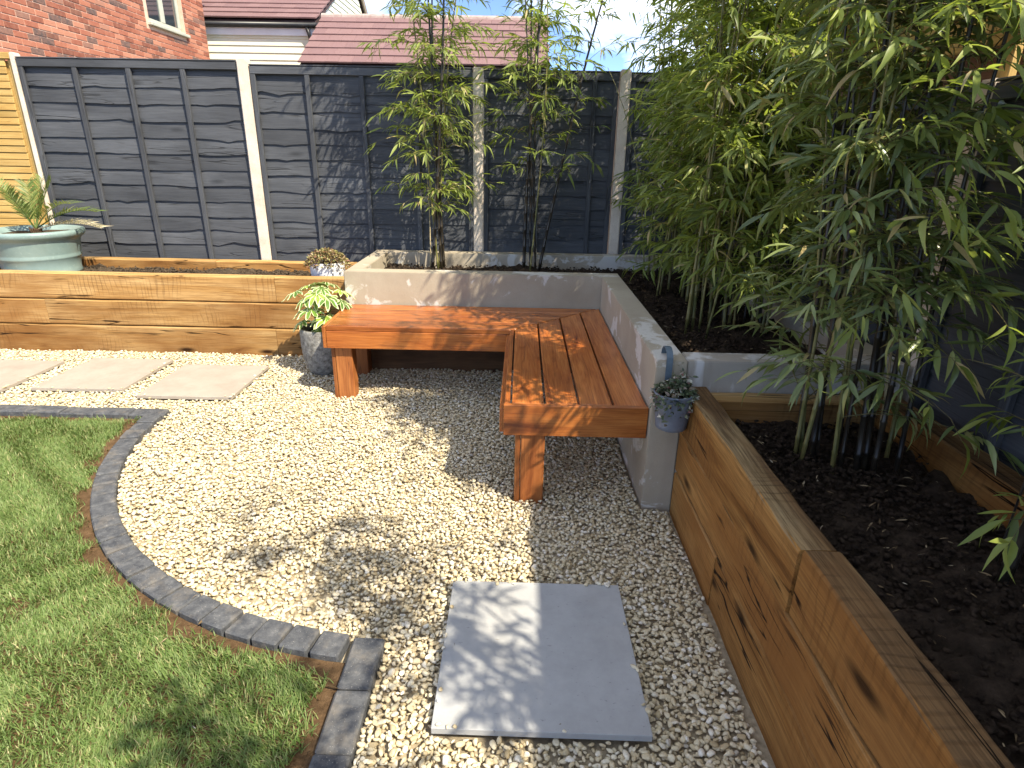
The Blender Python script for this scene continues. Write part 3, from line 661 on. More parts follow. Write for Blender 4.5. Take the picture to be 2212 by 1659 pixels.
# ================================================================== bamboo
def leaf_template(droop, fold, seed, twist=0.):
    st = [(0, .06), (.10, .30), (.28, .48), (.52, .46), (.78, .24), (1, .0)]; vs = []
    for t_, wd in st:
        z = -droop * t_ * t_; x = t_ * (1 - .25 * droop * droop * t_); a = twist * t_
        for s_ in (-1, 0, 1):
            y, zz = s_ * wd, (abs(s_) * wd * fold)
            vs.append((x, y, z, y, zz, a))
    fs = []
    for i in range(len(st) - 2):
        for k in (0, 1): a = i * 3 + k; fs.append((a, a + 3, a + 4, a + 1))
    b = (len(st) - 2) * 3
    # tip collapsed to a sliver quad pair
    for k in (0, 1): fs.append((b + k, b + 3 + k, b + 4 + k, b + k + 1))
    return np.array(vs), fs
def leaf_mesh_variants(ratio):
    out = []
    for i, (d, f_, tw) in enumerate(((.12, .25, .3), (.35, .35, -.5), (.6, .3, .9), (.22, .15, -.35), (.85, .45, .4), (.02, .55, -.9))):
        a, fs = leaf_template(d, f_, i, tw); V = np.zeros((len(a), 3))
        V[:, 0] = a[:, 0]; y = a[:, 3] * ratio; z = a[:, 4] * ratio; ca, sa = np.cos(a[:, 5]), np.sin(a[:, 5])
        V[:, 1] = y * ca - z * sa; V[:, 2] = a[:, 2] * .8 + y * sa + z * ca
        V[-3:, 1] *= 0; V[-3, 1] = -.004 * ratio; V[-1, 1] = .004 * ratio
        out.append((V, fs))
    return out
LV = {}
def variants(ratio):
    if ratio not in LV:
        vv = leaf_mesh_variants(ratio); LV[ratio] = (vv, [mesh('leaf', v_, f_, True) for v_, f_ in vv])
    return LV[ratio]
def frame(pos, d, rr, ln, roll=.5):
    d = d.normalized(); up_ = Vector((rr.gauss(0, roll), rr.gauss(0, roll), 1)); y = up_.cross(d)
    if y.length < .05: y = Vector((1, 0, 0)).cross(d)
    y.normalize(); z = d.cross(y)
    m = Matrix((d * ln, y * ln, z * ln)).transposed().to_4x4(); m.translation = pos; return m
def joined(name, mats, var, ids, mat, parent):
    VS, FS, o = [], [], 0
    for m, i in zip(mats, ids):
        V, F = var[i]; A = np.array(m)
        VS.append(V @ A[:3, :3].T + A[:3, 3]); FS.append(np.array(F) + o); o += len(V)
    ob = obj(name, fast_mesh(name, np.vstack(VS), np.vstack(FS), True), mat, parent); return ob
def bamboo(name, base, label, seed, culms, leaflen, ratio, zmin, dens=1., blen=.4, mat='leaf', spread=.12, pieces=300, lean=(0, 0), per=(3, 4), gr='bamboo clumps in the raised beds', keep=None, stalk=.0045, rampz=.55):
    rr = random.Random(seed); th = thing(name, label, 'bamboo', base, gr); B = Vector(base); mats = []; br = []
    var, mes = variants(ratio)
    for ci, (h, cm, r0) in enumerate(culms):
        a = rr.uniform(0, 6.28); rad = spread * math.sqrt(rr.random())
        p = B + Vector((math.cos(a) * rad, math.sin(a) * rad, -.05)); ln = Vector((lean[0] + rr.gauss(0, .05), lean[1] + rr.gauss(0, .05), 0)); n = int(h / .13)
        path, rd = [], []; az = rr.uniform(0, 6.28); bow = Vector((rr.gauss(0, .06), rr.gauss(0, .06), 0))
        for i in range(n + 1):
            s = i / n; q = p + Vector((0, 0, h * s)) + ln * h * s + bow * h * s * s * s
            for dz, f_ in (((-.006, 1.), (0, 1.28), (.006, 1.)) if 0 < i < n else ((0, 1.),)):
                path.append(q + Vector((0, 0, dz))); rd.append(r0 * (1 - .72 * s) * f_)
            if i and q.z > zmin and s < .985:
                az += 2.6 + rr.uniform(-.4, .4)
                for b in range(2):
                    fz_ = min(1., .2 + (q.z - zmin) / rampz)
                    if rr.random() > dens * fz_: continue
                    aa = az + (b * 1.1 - .55) + rr.uniform(-.4, .4); L = blen * (1.05 - .5 * s) * rr.uniform(.5, 1.15)
                    d = Vector((math.cos(aa), math.sin(aa), rr.uniform(.45, 1.1))).normalized(); pts = [q.copy()]; c = q.copy(); nn = 5
                    for k in range(nn):
                        d = (d + Vector((0, 0, -.16)) + Vector((rr.gauss(0, .07), rr.gauss(0, .07), 0))).normalized(); c = c + d * L / nn; pts.append(c.copy())
                    if keep and not keep(pts[-1]): continue
                    br.append(tube(pts, [stalk * .5 * (1 - .75 * k / nn) for k in range(nn + 1)], 4, False))
                    for k in range(1, nn + 1):
                        if k < nn and rr.random() < .22: continue
                        dd = (pts[k] - pts[k - 1]).normalized(); sd2 = dd.cross(Vector((0, 0, 1))); sd2 = sd2.normalized() if sd2.length > .01 else Vector((1, 0, 0))
                        for sgn in ((-1, 1) if k < nn else (0,)):
                            if sgn and rr.random() < .35: continue
                            td = (dd * .8 + sd2 * sgn * .75 + Vector((0, 0, rr.uniform(-.35, .35)))).normalized(); nl = rr.randint(*per); tl = leaflen * rr.uniform(.35, .95); tp = pts[k] + td * tl + Vector((0, 0, -.12 * tl))
                            br.append(tube([pts[k], tp], [.0011, .0007], 3, False)); s2 = td.cross(Vector((0, 0, 1))); s2 = s2.normalized() if s2.length > .01 else sd2; alt = rr.choice((-1, 1))
                            for q_ in range(nl):
                                f2 = alt * rr.uniform(.15, .95) if q_ < nl - 1 else rr.uniform(-.2, .2); alt = -alt
                                ld = (td * math.cos(f2) + s2 * math.sin(f2) + Vector((rr.gauss(0, .12), rr.gauss(0, .12), rr.uniform(-.85, .2)))).normalized()
                                mats.append(frame(pts[k].lerp(tp, (q_ + 1) / nl), ld, rr, leaflen * rr.choice((.55, .75, .9, 1., 1.1, 1.25)) * rr.uniform(.85, 1.1)))
        vs, fs = tube(path, rd, 8); obj('culm', mesh('culm', vs, fs, True), cm, th)
    if br:
        V, F = merge(br); tag(obj('branches', mesh('branches', V, F, True), 'twig', th), None, kind='stuff')
    ids = [rr.randrange(6) for _ in mats]
    def key(i):
        q = project(mats[i].translation)
        if not q or not (-20 < q[0] < 2232 and -20 < q[1] < 1680): return 1e6
        return q[2]
    od = sorted(range(len(mats)), key=key); first = [i for i in od[:pieces] if key(i) < 1e5]; fs_ = set(first)
    for i in first: obj('leaf', mes[ids[i]], mat, th, mats[i])
    rest = [i for i in od if i not in fs_]
    if rest: tag(joined('foliage', [mats[i] for i in rest], var, [ids[i] for i in rest], mat, th), None, kind='stuff')
    return th
D_, G_, T_ = 'culm_dark', 'culm_green', 'culm_tan'
lk = lambda lim: (lambda p: p.x > lim)
NL = .098
def canes(rr_, n, h0, h1, mats_, r0=.0085):
    rr = random.Random(rr_); return [(h0 + (h1 - h0) * rr.random(), mats_[k % len(mats_)], r0 * rr.uniform(.75, 1.25)) for k in range(n)]
bamboo('bamboo_clump', (-.67, 4.96, .58), 'slim bamboo with dark and pale canes left of centre, foliage rising above the fence', 21, [(3.1, D_, .012), (3.3, D_, .013), (2.9, D_, .011), (3.0, G_, .009), (3.1, G_, .008), (2.0, T_, .008), (1.5, G_, .007), (.8, T_, .006)], NL, .14, .95, 1.0, .44, spread=.09, per=(3, 5), rampz=1.3)
bamboo('bamboo_clump', (.10, 4.96, .58), 'slim dark-caned bamboo at photo centre, between the two bare concrete posts', 22, [(3.2, D_, .013), (3.4, D_, .014), (3.0, D_, .010), (2.8, D_, .009), (2.9, D_, .008), (3.0, G_, .007)], NL, .14, 1.2, .95, .46, spread=.10, per=(3, 5), rampz=1.25)
bamboo('bamboo_clump', (1.14, 4.74, .58), 'leafy bamboo filling the far corner of the concrete planter', 23, canes(1, 13, 1.4, 3.0, (G_, G_, D_, G_)), NL, .15, .85, .85, .42, per=(3, 5), spread=.24, keep=lk(.80))
bamboo('bamboo_clump', (1.13, 4.08, .57), 'dense sunlit yellow-green bamboo midway along the concrete planter', 24, canes(2, 18, 1.2, 3.0, (G_, D_, G_, G_)), NL, .15, .72, .9, .44, per=(3, 5), spread=.26, keep=lk(.74))
bamboo('bamboo_clump', (1.14, 3.20, .57), 'dense bamboo at near end of the concrete planter, leaves down to the soil', 25, canes(3, 20, 1.1, 2.9, (G_, G_, D_, G_)), .10, .165, .66, .95, .50, per=(3, 5), spread=.25, keep=lk(.82))
bamboo('bamboo_clump', (1.17, 1.92, .46), 'broad-leaved dark-caned bamboo in the sleeper bed just past the wall end', 26, [(2.5, D_, .012), (2.6, D_, .013), (2.4, D_, .011), (2.3, D_, .009), (2.4, G_, .009), (2.2, G_, .008), (2.0, D_, .008), (1.9, G_, .008), (1.6, G_, .007), (1.2, G_, .007), (.8, T_, .007), (2.6, G_, .008), (2.6, D_, .010), (2.4, D_, .009), (2.2, D_, .007), (1.8, G_, .007), (2.7, D_, .009), (2.5, G_, .008), (2.6, D_, .008)], .094, .165, .64, .98, .50, 'leaf_big', .17, per=(3, 5), keep=lambda p: .84 < p.x < 1.58 and (p.z > 1.1 or p.x < 1.42), lean=(.02, .13))
bamboo('bamboo_clump', (1.27, 1.33, .46), 'nearest bamboo with a thick dark cane at the right edge of the photo', 27, [(2.6, D_, .012), (2.3, D_, .007), (1.4, D_, .004), (1.2, D_, .004), (1.0, D_, .0035), (.8, D_, .003)], .088, .165, .62, .42, .40, 'leaf_big', .08, keep=lk(.98), lean=(.04, .0))
bamboo('bamboo_clump', (1.2, .35, .46), 'bamboo beside the camera, outside the frame, dappling the pale slab', 28, [(2.9, D_, .013), (2.7, D_, .012), (2.6, G_, .009), (2.4, D_, .009)], .10, .17, 1.3, .75, .42, 'leaf_big', .12, pieces=0, keep=lk(.75))
bamboo('bamboo_clump', (1.2, -.55, .46), 'bamboo behind the camera, outside the frame, dappling the lawn', 29, [(3.0, D_, .013), (2.8, D_, .012), (2.6, G_, .009)], .10, .17, 1.3, .75, .42, 'leaf_big', .12, pieces=0, keep=lk(.75))
# ================================================================== pots and plants
def lathed(name, prof, mat, parent, loc, n=56, label=None):
    vs, fs = lathe(prof, n); o = obj(name, mesh(name, vs, fs, True), mat, parent, Matrix.Translation(loc)); return o
def disc(name, r, z, loc, mat, parent, seed):
    rr = random.Random(seed); vs = [(0, 0, z + .01)]; fs = []; n = 24
    for j in (1, 2, 3):
        for k in range(n): a = 6.283 * k / n; vs.append((r * j / 3 * math.cos(a), r * j / 3 * math.sin(a), z + rr.uniform(-.006, .008)))
    for k in range(n):
        fs.append((0, 1 + k, 1 + (k + 1) % n))
        for j in (0, 1): a = 1 + j * n; fs.append((a + k, a + n + k, a + n + (k + 1) % n, a + (k + 1) % n))
    return obj(name, mesh(name, vs, fs, True), mat, parent, Matrix.Translation(loc))
# teal pot: leaned slightly, sits on the compost
PL = Vector((-3.87, 4.84, .52))
tp_ = thing('plant_pot', 'large teal glazed pot with raised bands on the left sleeper planter', 'pot', PL)
prof = [(.0, 0), (.245, 0), (.262, .012), (.268, .03), (.262, .048), (.274, .13), (.280, .138), (.286, .152), (.280, .166), (.284, .178), (.296, .265), (.306, .290), (.322, .300), (.337, .315), (.342, .335), (.336, .352), (.318, .356), (.305, .343), (.292, .32), (.28, .31)]
lathed('body', prof, 'teal', tp_, PL); disc('soil', .285, .315, PL, 'compost', tp_, 1)
# palm
PB = PL + Vector((.02, 0, .30)); pm = thing('palm_plant', 'small date palm with arching feathery fronds in the teal pot', 'palm', PB)
rr = random.Random(3); parts = []
for k in range(14):
    a = k * 2.4; r_ = .022; parts.append(tube([PB + Vector((math.cos(a) * r_, math.sin(a) * r_, -.01)), PB + Vector((math.cos(a) * (r_ + .02), math.sin(a) * (r_ + .02), .045 + rr.random() * .03))], [.012, .004], 5))
parts.append(tube([PB + Vector((0, 0, -.02)), PB + Vector((0, 0, .06))], [.035, .028], 8)); V, F = merge(parts); obj('trunk', mesh('trunk', V, F, True), 'fibre', pm)
def frond(az, el, L, seed, mat='palm', arch=.9, llen=.13):
    rr = random.Random(seed); d = Vector((math.cos(az) * math.cos(el), math.sin(az) * math.cos(el), math.sin(el))); c = PB + Vector((0, 0, .05)); pts = [c.copy()]; n = 16
    for i in range(n):
        d = (d + Vector((0, 0, -arch / n * (i / n + .3)))).normalized(); c = c + d * L / n; pts.append(c.copy())
    ps = [tube(pts, [.0055 * (1 - .8 * i / n) for i in range(n + 1)], 5)]
    for i in range(4, n + 1):
        d = (pts[i] - pts[i - 1]).normalized(); s = d.cross(Vector((0, 0, 1))); s = s.normalized() if s.length > .01 else Vector((1, 0, 0)); u = s.cross(d)
        for half in (0, .5):
            for sg in (-1, 1):
                p = pts[i] - (pts[i] - pts[i - 1]) * half; ll = llen * (1 - .45 * abs(i / n - .5)) * rr.uniform(.8, 1.1)
                ld = (d * .75 + s * sg * .8 + u * .35 + Vector((rr.gauss(0, .08), rr.gauss(0, .08), rr.gauss(0, .08)))).normalized(); wv = d.cross(ld).cross(ld).normalized() * .0048
                m_ = p + ld * ll * .45; e_ = p + ld * ll + Vector((0, 0, -.012)); ps.append(([p - wv * .5, p + wv * .5, m_ + wv, m_ - wv, e_], [(0, 1, 2, 3), (3, 2, 4)]))
    V, F = merge(ps); obj('frond', mesh('frond', V, F), mat, pm)
for k, (az, el, L, ar) in enumerate(((3.0, 1.0, .60, .5), (2.75, .85, .46, .5), (.15, .62, .50, 1.1), (-.25, .8, .48, 1.2), (1.3, 1.25, .40, .4), (.6, 1.2, .40, .5), (4.6, 1.15, .34, .6), (2.1, 1.3, .36, .4))): frond(az, el, L, 60 + k, 'palm', ar)
frond(.0, .30, .52, 80, 'palm_dry', .8)
# white pot with sedum
WL = Vector((-1.52, 4.74, .53)); wp = thing('plant_pot', 'small round white pot on the right end of the left planter', 'pot', WL)
lathed('body', [(0, 0), (.105, 0), (.122, .012), (.132, .07), (.134, .145), (.130, .152), (.120, .150), (.118, .13)], 'white_pot', wp, WL, 40); disc('soil', .12, .135, WL, 'soil', wp, 2)
def tuft(name, label, cat, loc, R_, hgt, n, size, mat, seed, over=.0, group=None):
    th = thing(name, label, cat, loc, group); rr = random.Random(seed); var, mes = variants(.55); ms = []; ids = []
    for i in range(n):
        a = rr.uniform(0, 6.283); r_ = R_ * math.sqrt(rr.random()); z = hgt * (1 - (r_ / R_) ** 2) * rr.uniform(.55, 1.05) - over * max(0, r_ / R_ - .75) * 4 * rr.random()
        p = Vector(loc) + Vector((r_ * math.cos(a), r_ * math.sin(a), z)); d = Vector((math.cos(a) * .7 + rr.gauss(0, .5), math.sin(a) * .7 + rr.gauss(0, .5), rr.uniform(-.2, 1.1)))
        ms.append(frame(p, d, rr, size * rr.uniform(.6, 1.3), .8)); ids.append(rr.randrange(6))
    tag(joined('foliage', ms, var, ids, mat, th), None, kind='stuff'); st = []
    for k in range(18):
        a = rr.uniform(0, 6.28); r_ = R_ * .8 * math.sqrt(rr.random()); st.append(tube([Vector(loc) + Vector((r_ * .5 * math.cos(a), r_ * .5 * math.sin(a), -.02)), Vector(loc) + Vector((r_ * math.cos(a), r_ * math.sin(a), hgt * .7 * (1 - (r_ / R_) ** 2)))], .002, 4))
    V, F = merge(st); tag(obj('stems', mesh('stems', V, F), 'twig', th), None, kind='stuff'); return th
tuft('sedum_plant', 'bronze and green low sedum mounding over the small white pot', 'succulent', WL + Vector((0, 0, .145)), .168, .10, 1500, .022, 'sedum', 5, .05)
# stone pot with variegated fatsia
SP = Vector((-1.385, 4.09, -.012)); sp = thing('plant_pot', 'rounded mottled stone pot on the gravel beside the bench end', 'pot', SP)
lathed('body', [(0, 0), (.075, 0), (.105, .018), (.132, .06), (.149, .13), (.156, .22), (.158, .30), (.156, .335), (.150, .345), (.138, .343), (.135, .32), (.134, .29)], 'stonepot', sp, SP, 48); disc('soil', .136, .295, SP, 'soil', sp, 3)
FB = SP + Vector((0, 0, .29)); ft = thing('fatsia_plant', 'variegated cream-edged fatsia with hand-shaped leaves in the stone pot', 'plant', FB)
def palmate(seed, lobes=8):
    rr = random.Random(seed); vs, fs, ed_ = [(0, 0, 0)], [], [0.]
    for k in range(lobes):
        a = -2.25 + 4.5 * k / (lobes - 1) + rr.uniform(-.05, .05); ln = (1 - .35 * abs(k / (lobes - 1) - .5) * 2) * rr.uniform(.92, 1.05); wd = .125; b = len(vs); ca, sa = math.cos(a), math.sin(a)
        for t_, ww in ((.18, .55), (.45, 1.), (.68, .95), (.87, .5), (1., .0)):
            for s in (-1, -.45, .45, 1):
                x, y = t_ * ln, s * wd * ww; z = -.22 * t_ * t_ - .05 * (1 - abs(s)) + .04 * math.sin(t_ * 9 + k)
                vs.append((x * ca - y * sa, x * sa + y * ca, z)); ed_.append(1. if abs(s) == 1 or t_ == 1. else (.62 if t_ > .8 else .12))
        fs += [(0, b, b + 1), (0, b + 1, b + 2), (0, b + 2, b + 3)]
        for i in range(4):
            for j in range(3): q = b + i * 4 + j; fs.append((q, q + 4, q + 5, q + 1))
    me = mesh('leaf', vs, fs, True); at = me.attributes.new('edge', 'FLOAT', 'POINT'); at.data.foreach_set('value', ed_); return me
PMS = [palmate(i) for i in range(4)]; rr = random.Random(12)
FL = [(3.3, .24, .30), (2.7, .17, .33), (3.9, .16, .26), (2.0, .14, .34), (1.1, .13, .35), (.4, .22, .30), (-.2, .25, .24), (-.8, .17, .28), (-1.5, .13, .30), (4.6, .10, .26), (3.4, .17, .18), (4.9, .15, .12), (-1.0, .20, .14), (5.6, .07, .33), (-1.9, .17, .20), (2.3, .22, .22), (3.6, .20, .10), (-1.4, .12, .05)]
for k, (az, r_, h) in enumerate(FL):
    p = FB + Vector((math.cos(az) * r_ * .72, math.sin(az) * r_ * .72, h)); out = Vector((math.cos(az), math.sin(az), rr.uniform(-.55, -.15))).normalized()
    mid = FB + Vector((math.cos(az) * r_ * .3, math.sin(az) * r_ * .3, h * .75)); vs, fs = tube([FB + Vector((0, 0, -.02)), mid, p], [.004, .0032, .0025], 5); obj('stalk', mesh('stalk', vs, fs, True), 'shrub', ft)
    y = Vector((0, 0, 1)).cross(out).normalized(); z = out.cross(y); s = rr.uniform(.10, .14); m_ = Matrix((out * s, y * s, z * s)).transposed().to_4x4(); m_.translation = p - out * .02; obj('leaf', PMS[k % 4], 'fatsia', ft, m_)
# hanging bucket
BK = Vector((.628, 2.258, .452)); bk = thing('hanging_bucket', 'small grey ribbed metal bucket hooked on the end of the concrete wall', 'bucket', BK)
vs, fs = [], []; prof = [(.0, 0), (.056, 0), (.060, .003), (.0625, .02), (.066, .05), (.070, .08), (.0745, .115), (.078, .142), (.082, .150), (.083, .155), (.080, .158), (.076, .153), (.070, .12), (.068, .118)]; n = 72
for i, (r_, z) in enumerate(prof):
    for k in range(n):
        a = 6.28319 * k / n; q = r_ + (.0011 * math.cos(36 * a) if 2 <= i <= 6 else 0); vs.append((q * math.cos(a), q * math.sin(a), z))
for i in range(len(prof) - 1):
    for k in range(n): a, b = i * n + k, i * n + (k + 1) % n; fs.append((a, b, b + n, a + n))
obj('body', mesh('body', vs, fs, True), 'bucket', bk, Matrix.Translation(BK)); disc('soil', .07, .135, BK, 'soil', bk, 4)
sp_ = [(2.338, .56), (2.341, .64), (2.342, .70), (2.345, .722), (2.362, .742), (2.39, .752), (2.42, .748), (2.44, .732), (2.446, .71)]; vs, fs = [], []
for i, (y, z) in enumerate(sp_):
    t_ = Vector((0, sp_[min(i + 1, len(sp_) - 1)][0] - sp_[max(i - 1, 0)][0], sp_[min(i + 1, len(sp_) - 1)][1] - sp_[max(i - 1, 0)][1])).normalized(); nn = Vector((0, -t_.z, t_.y)) * .0022
    for x in (.604, .630): vs += [(x, y + nn.y, z + nn.z), (x, y - nn.y, z - nn.z)]
for i in range(len(sp_) - 1):
    a = i * 4
    for p, q in ((0, 2), (2, 3), (3, 1), (1, 0)): fs.append((a + p, a + q, a + 4 + q, a + 4 + p))
fs += [(0, 1, 3, 2), tuple(len(vs) - 4 + k for k in (2, 3, 1, 0))]
obj('hook', mesh('hook', vs, fs), 'hook', bk)
tr = tuft('trailing_succulent', 'trailing grey-green succulent with pale buds spilling from the hanging bucket', 'succulent', BK + Vector((0, 0, .14)), .088, .055, 520, .024, 'trail', 9, .10)
rr = random.Random(4); var, mes = variants(.55); ms = []
for k in range(9):
    a = rr.uniform(-2.9, -.3); p = BK + Vector((.078 * math.cos(a), .078 * math.sin(a), .158)); L = rr.uniform(.03, .11)
    for j in range(int(L / .006)): q = p + Vector((math.cos(a) * .008 + rr.gauss(0, .003), math.sin(a) * .008 + rr.gauss(0, .003), -j * .006)); ms.append(frame(q, Vector((rr.gauss(0, 1), rr.gauss(-.4, 1), rr.gauss(0, .6))), rr, rr.uniform(.010, .018), .8))
for k in range(110): ms.append(frame(BK + Vector((.028 + rr.gauss(0, .018), rr.gauss(.02, .018), .17 + abs(rr.gauss(.0, .03)))), Vector((rr.gauss(0, 1), rr.gauss(0, 1), rr.uniform(0, 1))), rr, rr.uniform(.014, .026), .8))
tag(joined('strands', ms, var, [rr.randrange(6) for _ in ms], 'trail', tr), None, kind='stuff')
# shrub behind the teal pot at the left edge
tuft('leafy_shrub', 'bright green leafy plant at the left edge behind the teal pot', 'shrub', (-4.62, 5.02, .55), .30, .36, 420, .10, 'shrub', 15, .05)
# ================================================================== gravel stones
def ico(sub):
    bm = bmesh.new(); bmesh.ops.create_icosphere(bm, subdivisions=sub, radius=1); bmesh.ops.triangulate(bm, faces=bm.faces[:])
    V = np.array([v_.co[:] for v_ in bm.verts]); F = np.array([[v_.index for v_ in f.verts] for f in bm.faces]); bm.free(); return V, F
def stone_templates(sub, n, rng):
    V0, F = ico(sub); out = []
    for i in range(n):
        V = V0 * rng.uniform(.86, 1.12, (len(V0), 1))
        for k in range(7):
            d = rng.normal(size=3); d /= np.linalg.norm(d); h = rng.uniform(.5, .82); s = V @ d; V = V - np.maximum(s - h, 0)[:, None] * d
        out.append(V)
    return out, F
def in_lawn(X, Y): return inside(lawn_poly(.0))(X, Y)
def gravel_ok(X, Y):
    ok = (X < .688) & (X > -4.6) & (Y > .1) & (Y < 4.44)
    r = np.hypot(X - KC[0], Y - KC[1])
    g_ = (r < KR - .006) | (X > -.402) | (Y > 3.31)
    g_ &= ~((X < -.3) & (Y < 3.3) & (r > KR - .006) & (X < -.402))
    ok &= g_
    for k, x0, x1, y0, y1, *_ in SL: ok &= ~((X > x0 - .004) & (X < x1 + .004) & (Y > y0 - .004) & (Y < y1 + .004))
    ok &= ~((X > .555) & (Y > 2.34)); ok &= ~((X > -1.245) & (Y > 4.18))
    for (x, y) in ((-.008, 2.40), (-1.187, 3.618)): ok &= ~((X > x - .004) & (X < x + .136) & (Y > y - .004) & (Y < y + .104))
    ok &= np.hypot(X - SP.x, Y - SP.y) > .10
    return ok
def in_view(X, Y, pad=.25):
    d = np.stack([X, Y, np.full_like(X, -1.48)], 1); R_, U_, F_ = (np.array(v_) for v_ in (rt, up, fw)); z = d @ F_
    x, y = d @ R_ / np.maximum(z, .01), d @ U_ / np.maximum(z, .01)
    return (z > .2) & (np.abs(x) < .8495 + pad) & (y > -.637 - pad)
def grid(x0, x1, y0, y1, s, rng, j=.5):
    nx, ny = int((x1 - x0) / s), int((y1 - y0) / s); X, Y = np.meshgrid(x0 + s * np.arange(nx), y0 + s * np.arange(ny)); X = X.ravel() + rng.uniform(-j, j, X.size) * s; Y = Y.ravel() + rng.uniform(-j, j, Y.size) * s; return X, Y
def rot_random(n, rng):
    q = rng.normal(size=(n, 4)); q /= np.linalg.norm(q, axis=1)[:, None]; w_, x, y, z = q.T
    return np.stack([np.stack([1 - 2 * (y * y + z * z), 2 * (x * y - z * w_), 2 * (x * z + y * w_)], 1), np.stack([2 * (x * y + z * w_), 1 - 2 * (x * x + z * z), 2 * (y * z - x * w_)], 1), np.stack([2 * (x * z - y * w_), 2 * (y * z + x * w_), 1 - 2 * (x * x + y * y)], 1)], 1)
def rotz_tilt(n, rng, tilt=.45):
    a = rng.uniform(0, 6.283, n); ca, sa = np.cos(a), np.sin(a); b = rng.normal(0, tilt, n); cb, sb = np.cos(b), np.sin(b); z = np.zeros(n); o = np.ones(n)
    A = np.stack([np.stack([ca, -sa, z], 1), np.stack([sa, ca, z], 1), np.stack([z, z, o], 1)], 1); B = np.stack([np.stack([o, z, z], 1), np.stack([z, cb, -sb], 1), np.stack([z, sb, cb], 1)], 1); return A @ B
def scatter_stones(X, Y, Z, size, sub, rng, nt=10):
    T, F = stone_templates(sub, nt, rng); n = len(X); idx = rng.integers(0, nt, n); Rm = rotz_tilt(n, rng); s = size[:, None] * np.stack([rng.uniform(1.0, 1.45, n), rng.uniform(.72, 1.0, n), rng.uniform(.5, .78, n)], 1)
    VS = np.empty((n, len(T[0]), 3)); TT = np.array(T)
    VS = np.einsum('nij,nkj->nki', Rm, TT[idx] * s[:, None, :]) + np.stack([X, Y, Z], 1)[:, None, :]
    FS = F[None] + (np.arange(n) * len(T[0]))[:, None, None]; return VS.reshape(-1, 3), FS.reshape(-1, 3)
rng = np.random.default_rng(5)
def gravel_layer(y0, y1, s, sub, zlo, zhi, smin, smax, extra):
    X, Y = grid(-4.6, .69, y0, y1, s, rng); k = gravel_ok(X, Y) & in_view(X, Y) & (rng.random(X.size) < extra); X, Y = X[k], Y[k]
    hum = .006 * np.sin(X * 5.1 + Y * 3.3) * np.cos(Y * 4.7 - X * 2.1)
    return scatter_stones(X, Y, rng.uniform(zlo, zhi, X.size) + hum, rng.uniform(smin, smax, X.size) ** 1.0, sub, rng)
VV, FF, off = [], [], 0
for a in ((.1, 1.75, .0145, 2, -.009, .003, .005, .0108, 1.), (.1, 1.75, .022, 2, .003, .009, .006, .0125, .7), (1.75, 4.45, .0152, 1, -.009, .003, .006, .0118, 1.), (1.75, 4.45, .023, 1, .003, .010, .0075, .0132, .7)):
    v_, f_ = gravel_layer(*a); VV.append(v_); FF.append(f_ + off); off += len(v_)
gv = obj('gravel', fast_mesh('gravel', np.vstack(VV), np.vstack(FF), False), 'gravel'); tag(gv, 'cream limestone gravel covering the seating area', 'gravel', kind='stuff')
# ================================================================== grass
rg = np.random.default_rng(77); xs_, ys_ = [], []
for k, x0, x1, y0, y1, *_ in SL:
    for i in range(26):
        e_ = rg.integers(0, 4); u_ = rg.random(); o_ = rg.uniform(-.004, .014)
        xs_.append((x0 + o_, x1 - o_, x0 + u_ * (x1 - x0), x0 + u_ * (x1 - x0))[e_]); ys_.append((y0 + u_ * (y1 - y0), y0 + u_ * (y1 - y0), y0 + o_, y1 - o_)[e_])
xs_, ys_ = np.array(xs_), np.array(ys_); v_, f_ = scatter_stones(xs_, ys_, np.where(ys_ < 2, .038, .03), rg.uniform(.005, .011, len(xs_)), 2, rg)
tag(obj('gravel', fast_mesh('gravel', v_, f_), 'gravel'), 'stray gravel stones lapping over the slab edges', 'gravel', kind='stuff')
rng = np.random.default_rng(8)
X = rng.uniform(-4.0, -.5, 420000); Y = rng.uniform(.3, 3.2, 420000)
jx, jy = rng.normal(0, .016, X.size) + .02 * np.sin(Y * 31 + 2 * np.sin(X * 17)), rng.normal(0, .016, X.size) + .02 * np.sin(X * 29 + 2 * np.sin(Y * 13))
edge = inside(lawn_poly(-.035)); bare = np.sin(X * 9 + 1) * np.cos(Y * 7.7) + .6 * np.sin(X * 21 + Y * 17)
inn = inside(lawn_poly(-.06))(X + jx, Y + jy)
k = edge(X + jx, Y + jy) & in_view(X, Y, .12) & (inn | (bare > .25)) & ((bare > -1.35) | (rng.random(X.size) < .5)); X, Y = X[k], Y[k]; n = len(X)
clump = np.sin(X * 6.1 + np.sin(Y * 4)) * np.cos(Y * 5.3 + np.sin(X * 3)) ; az = rng.uniform(0, 6.283, n); az = np.where(rng.random(n) < .45, 1.6 * np.sin(X * 9.7 + 3 * np.sin(Y * 5)) + 2.1 * np.cos(Y * 8.1 - 2 * np.sin(X * 4)) + rng.normal(0, .6, n), az)
L = rng.uniform(.018, .040, n) * (1 + .12 * clump); wd = rng.uniform(.0012, .0022, n); lean = rng.uniform(.35, 1.15, n)
dx, dy = np.cos(az), np.sin(az); px, py = -dy * wd, dx * wd
def P3(t_): return np.stack([X + dx * L * lean * t_ ** 1.4 * .8, Y + dy * L * lean * t_ ** 1.4 * .8, .004 + L * t_ * (1 - .38 * lean * t_)], 1)
W = np.stack([px, py, np.zeros(n)], 1); a0, a1, a2 = P3(0.), P3(.5), P3(1.)
Vg = np.stack([a0 - W, a0 + W, a1 + W * .8, a1 - W * .8, a2 + W * .12, a2 - W * .12], 1).reshape(-1, 3); b = np.arange(n)[:, None] * 6
Fg = np.concatenate([b + np.array([[0, 1, 2, 3]]), b + np.array([[3, 2, 4, 5]])])
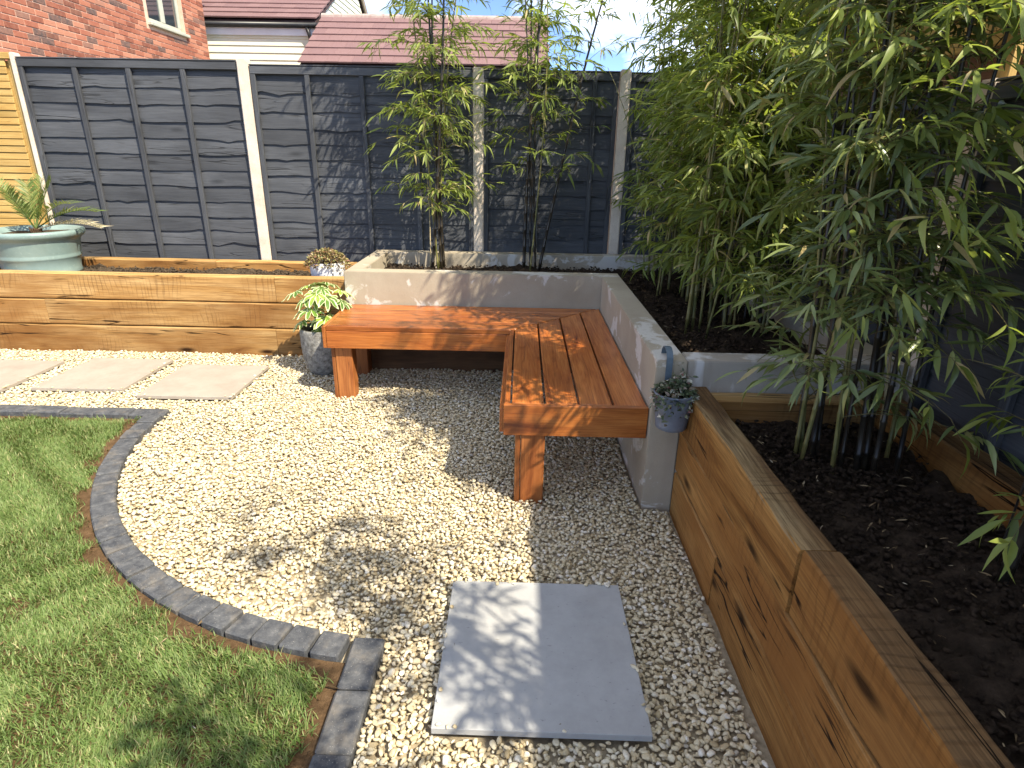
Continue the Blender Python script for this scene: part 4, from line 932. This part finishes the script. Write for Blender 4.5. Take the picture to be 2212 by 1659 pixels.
gr = obj('lawn_grass', fast_mesh('lawn_grass', Vg, Fg, True), 'grass'); tag(gr, 'short green lawn grass inside the curved charcoal edging', 'grass', kind='stuff')
# ================================================================== litter on the beds
def litter(name, label, x0, x1, y0, y1, z, n, seed, smin, smax):
    rr = random.Random(seed); var, mes = variants(.16); ms = []
    for i in range(n):
        p = Vector((rr.uniform(x0, x1), rr.uniform(y0, y1), 0)); p.z = z + .012 + rr.uniform(0, .012)
        ms.append(frame(p, Vector((rr.gauss(0, 1), rr.gauss(0, 1), rr.uniform(-.1, .2))), rr, rr.uniform(smin, smax), .6))
    o = joined(name, ms, var, [rr.randrange(6) for _ in ms], 'litter', None); return tag(o, label, 'litter', kind='stuff')
litter('leaf_litter', 'fallen bamboo leaves on the soil of the right sleeper bed', .80, 1.44, -.2, 2.24, .482, 420, 1, .008, .034)
litter('leaf_litter', 'fallen bamboo leaves on the soil of the concrete planter', .71, 1.47, 2.5, 5.1, .592, 380, 2, .008, .036)
litter('leaf_litter', 'dry bamboo leaves and twigs dropped on the gravel and slabs', -2.0, .66, 1.0, 3.5, .012, 90, 7, .012, .05)
def clods(name, label, x0, x1, y0, y1, z, n, seed, mat):
    rg = np.random.default_rng(seed); X = rg.uniform(x0, x1, n); Y = rg.uniform(y0, y1, n); v_, f_ = scatter_stones(X, Y, z + rg.uniform(-.01, .02, n), rg.uniform(.004, .013, n), 1, rg)
    return tag(obj(name, fast_mesh(name, v_, f_), mat), label, 'soil', kind='stuff')
clods('soil_clods', 'loose dark clods on the right sleeper bed', .80, 1.44, .2, 2.24, .482, 6000, 1, 'soil')
clods('soil_clods', 'loose dark clods in the concrete planter beside the thick bamboo', .71, 1.47, 2.5, 5.1, .592, 6000, 2, 'soil')
clods('soil_clods', 'loose dark clods in the rear arm of the concrete planter', -1.1, .69, 4.34, 5.1, .60, 2200, 3, 'soil')
clods('compost_crumbs', 'loose dry crumbs on the left planter compost', -4.2, -1.35, 4.57, 5.1, .53, 3200, 4, 'compost')
rr = random.Random(44); rg = np.random.default_rng(31)
Xc = rg.uniform(-3.6, -.42, 6000); Yc = rg.uniform(.6, 3.19, 6000); kk = inside(lawn_poly(-.0))(Xc, Yc) & ~inside(lawn_poly(-.09))(Xc, Yc); Xc, Yc = Xc[kk], Yc[kk]
v_, f_ = scatter_stones(Xc, Yc, rg.uniform(.0, .012, len(Xc)), rg.uniform(.002, .007, len(Xc)), 1, rg); tag(obj('earth_crumbs', fast_mesh('earth_crumbs', v_, f_), 'earth'), 'brown earth crumbs in the bare strip beside the edging', 'soil', kind='stuff')
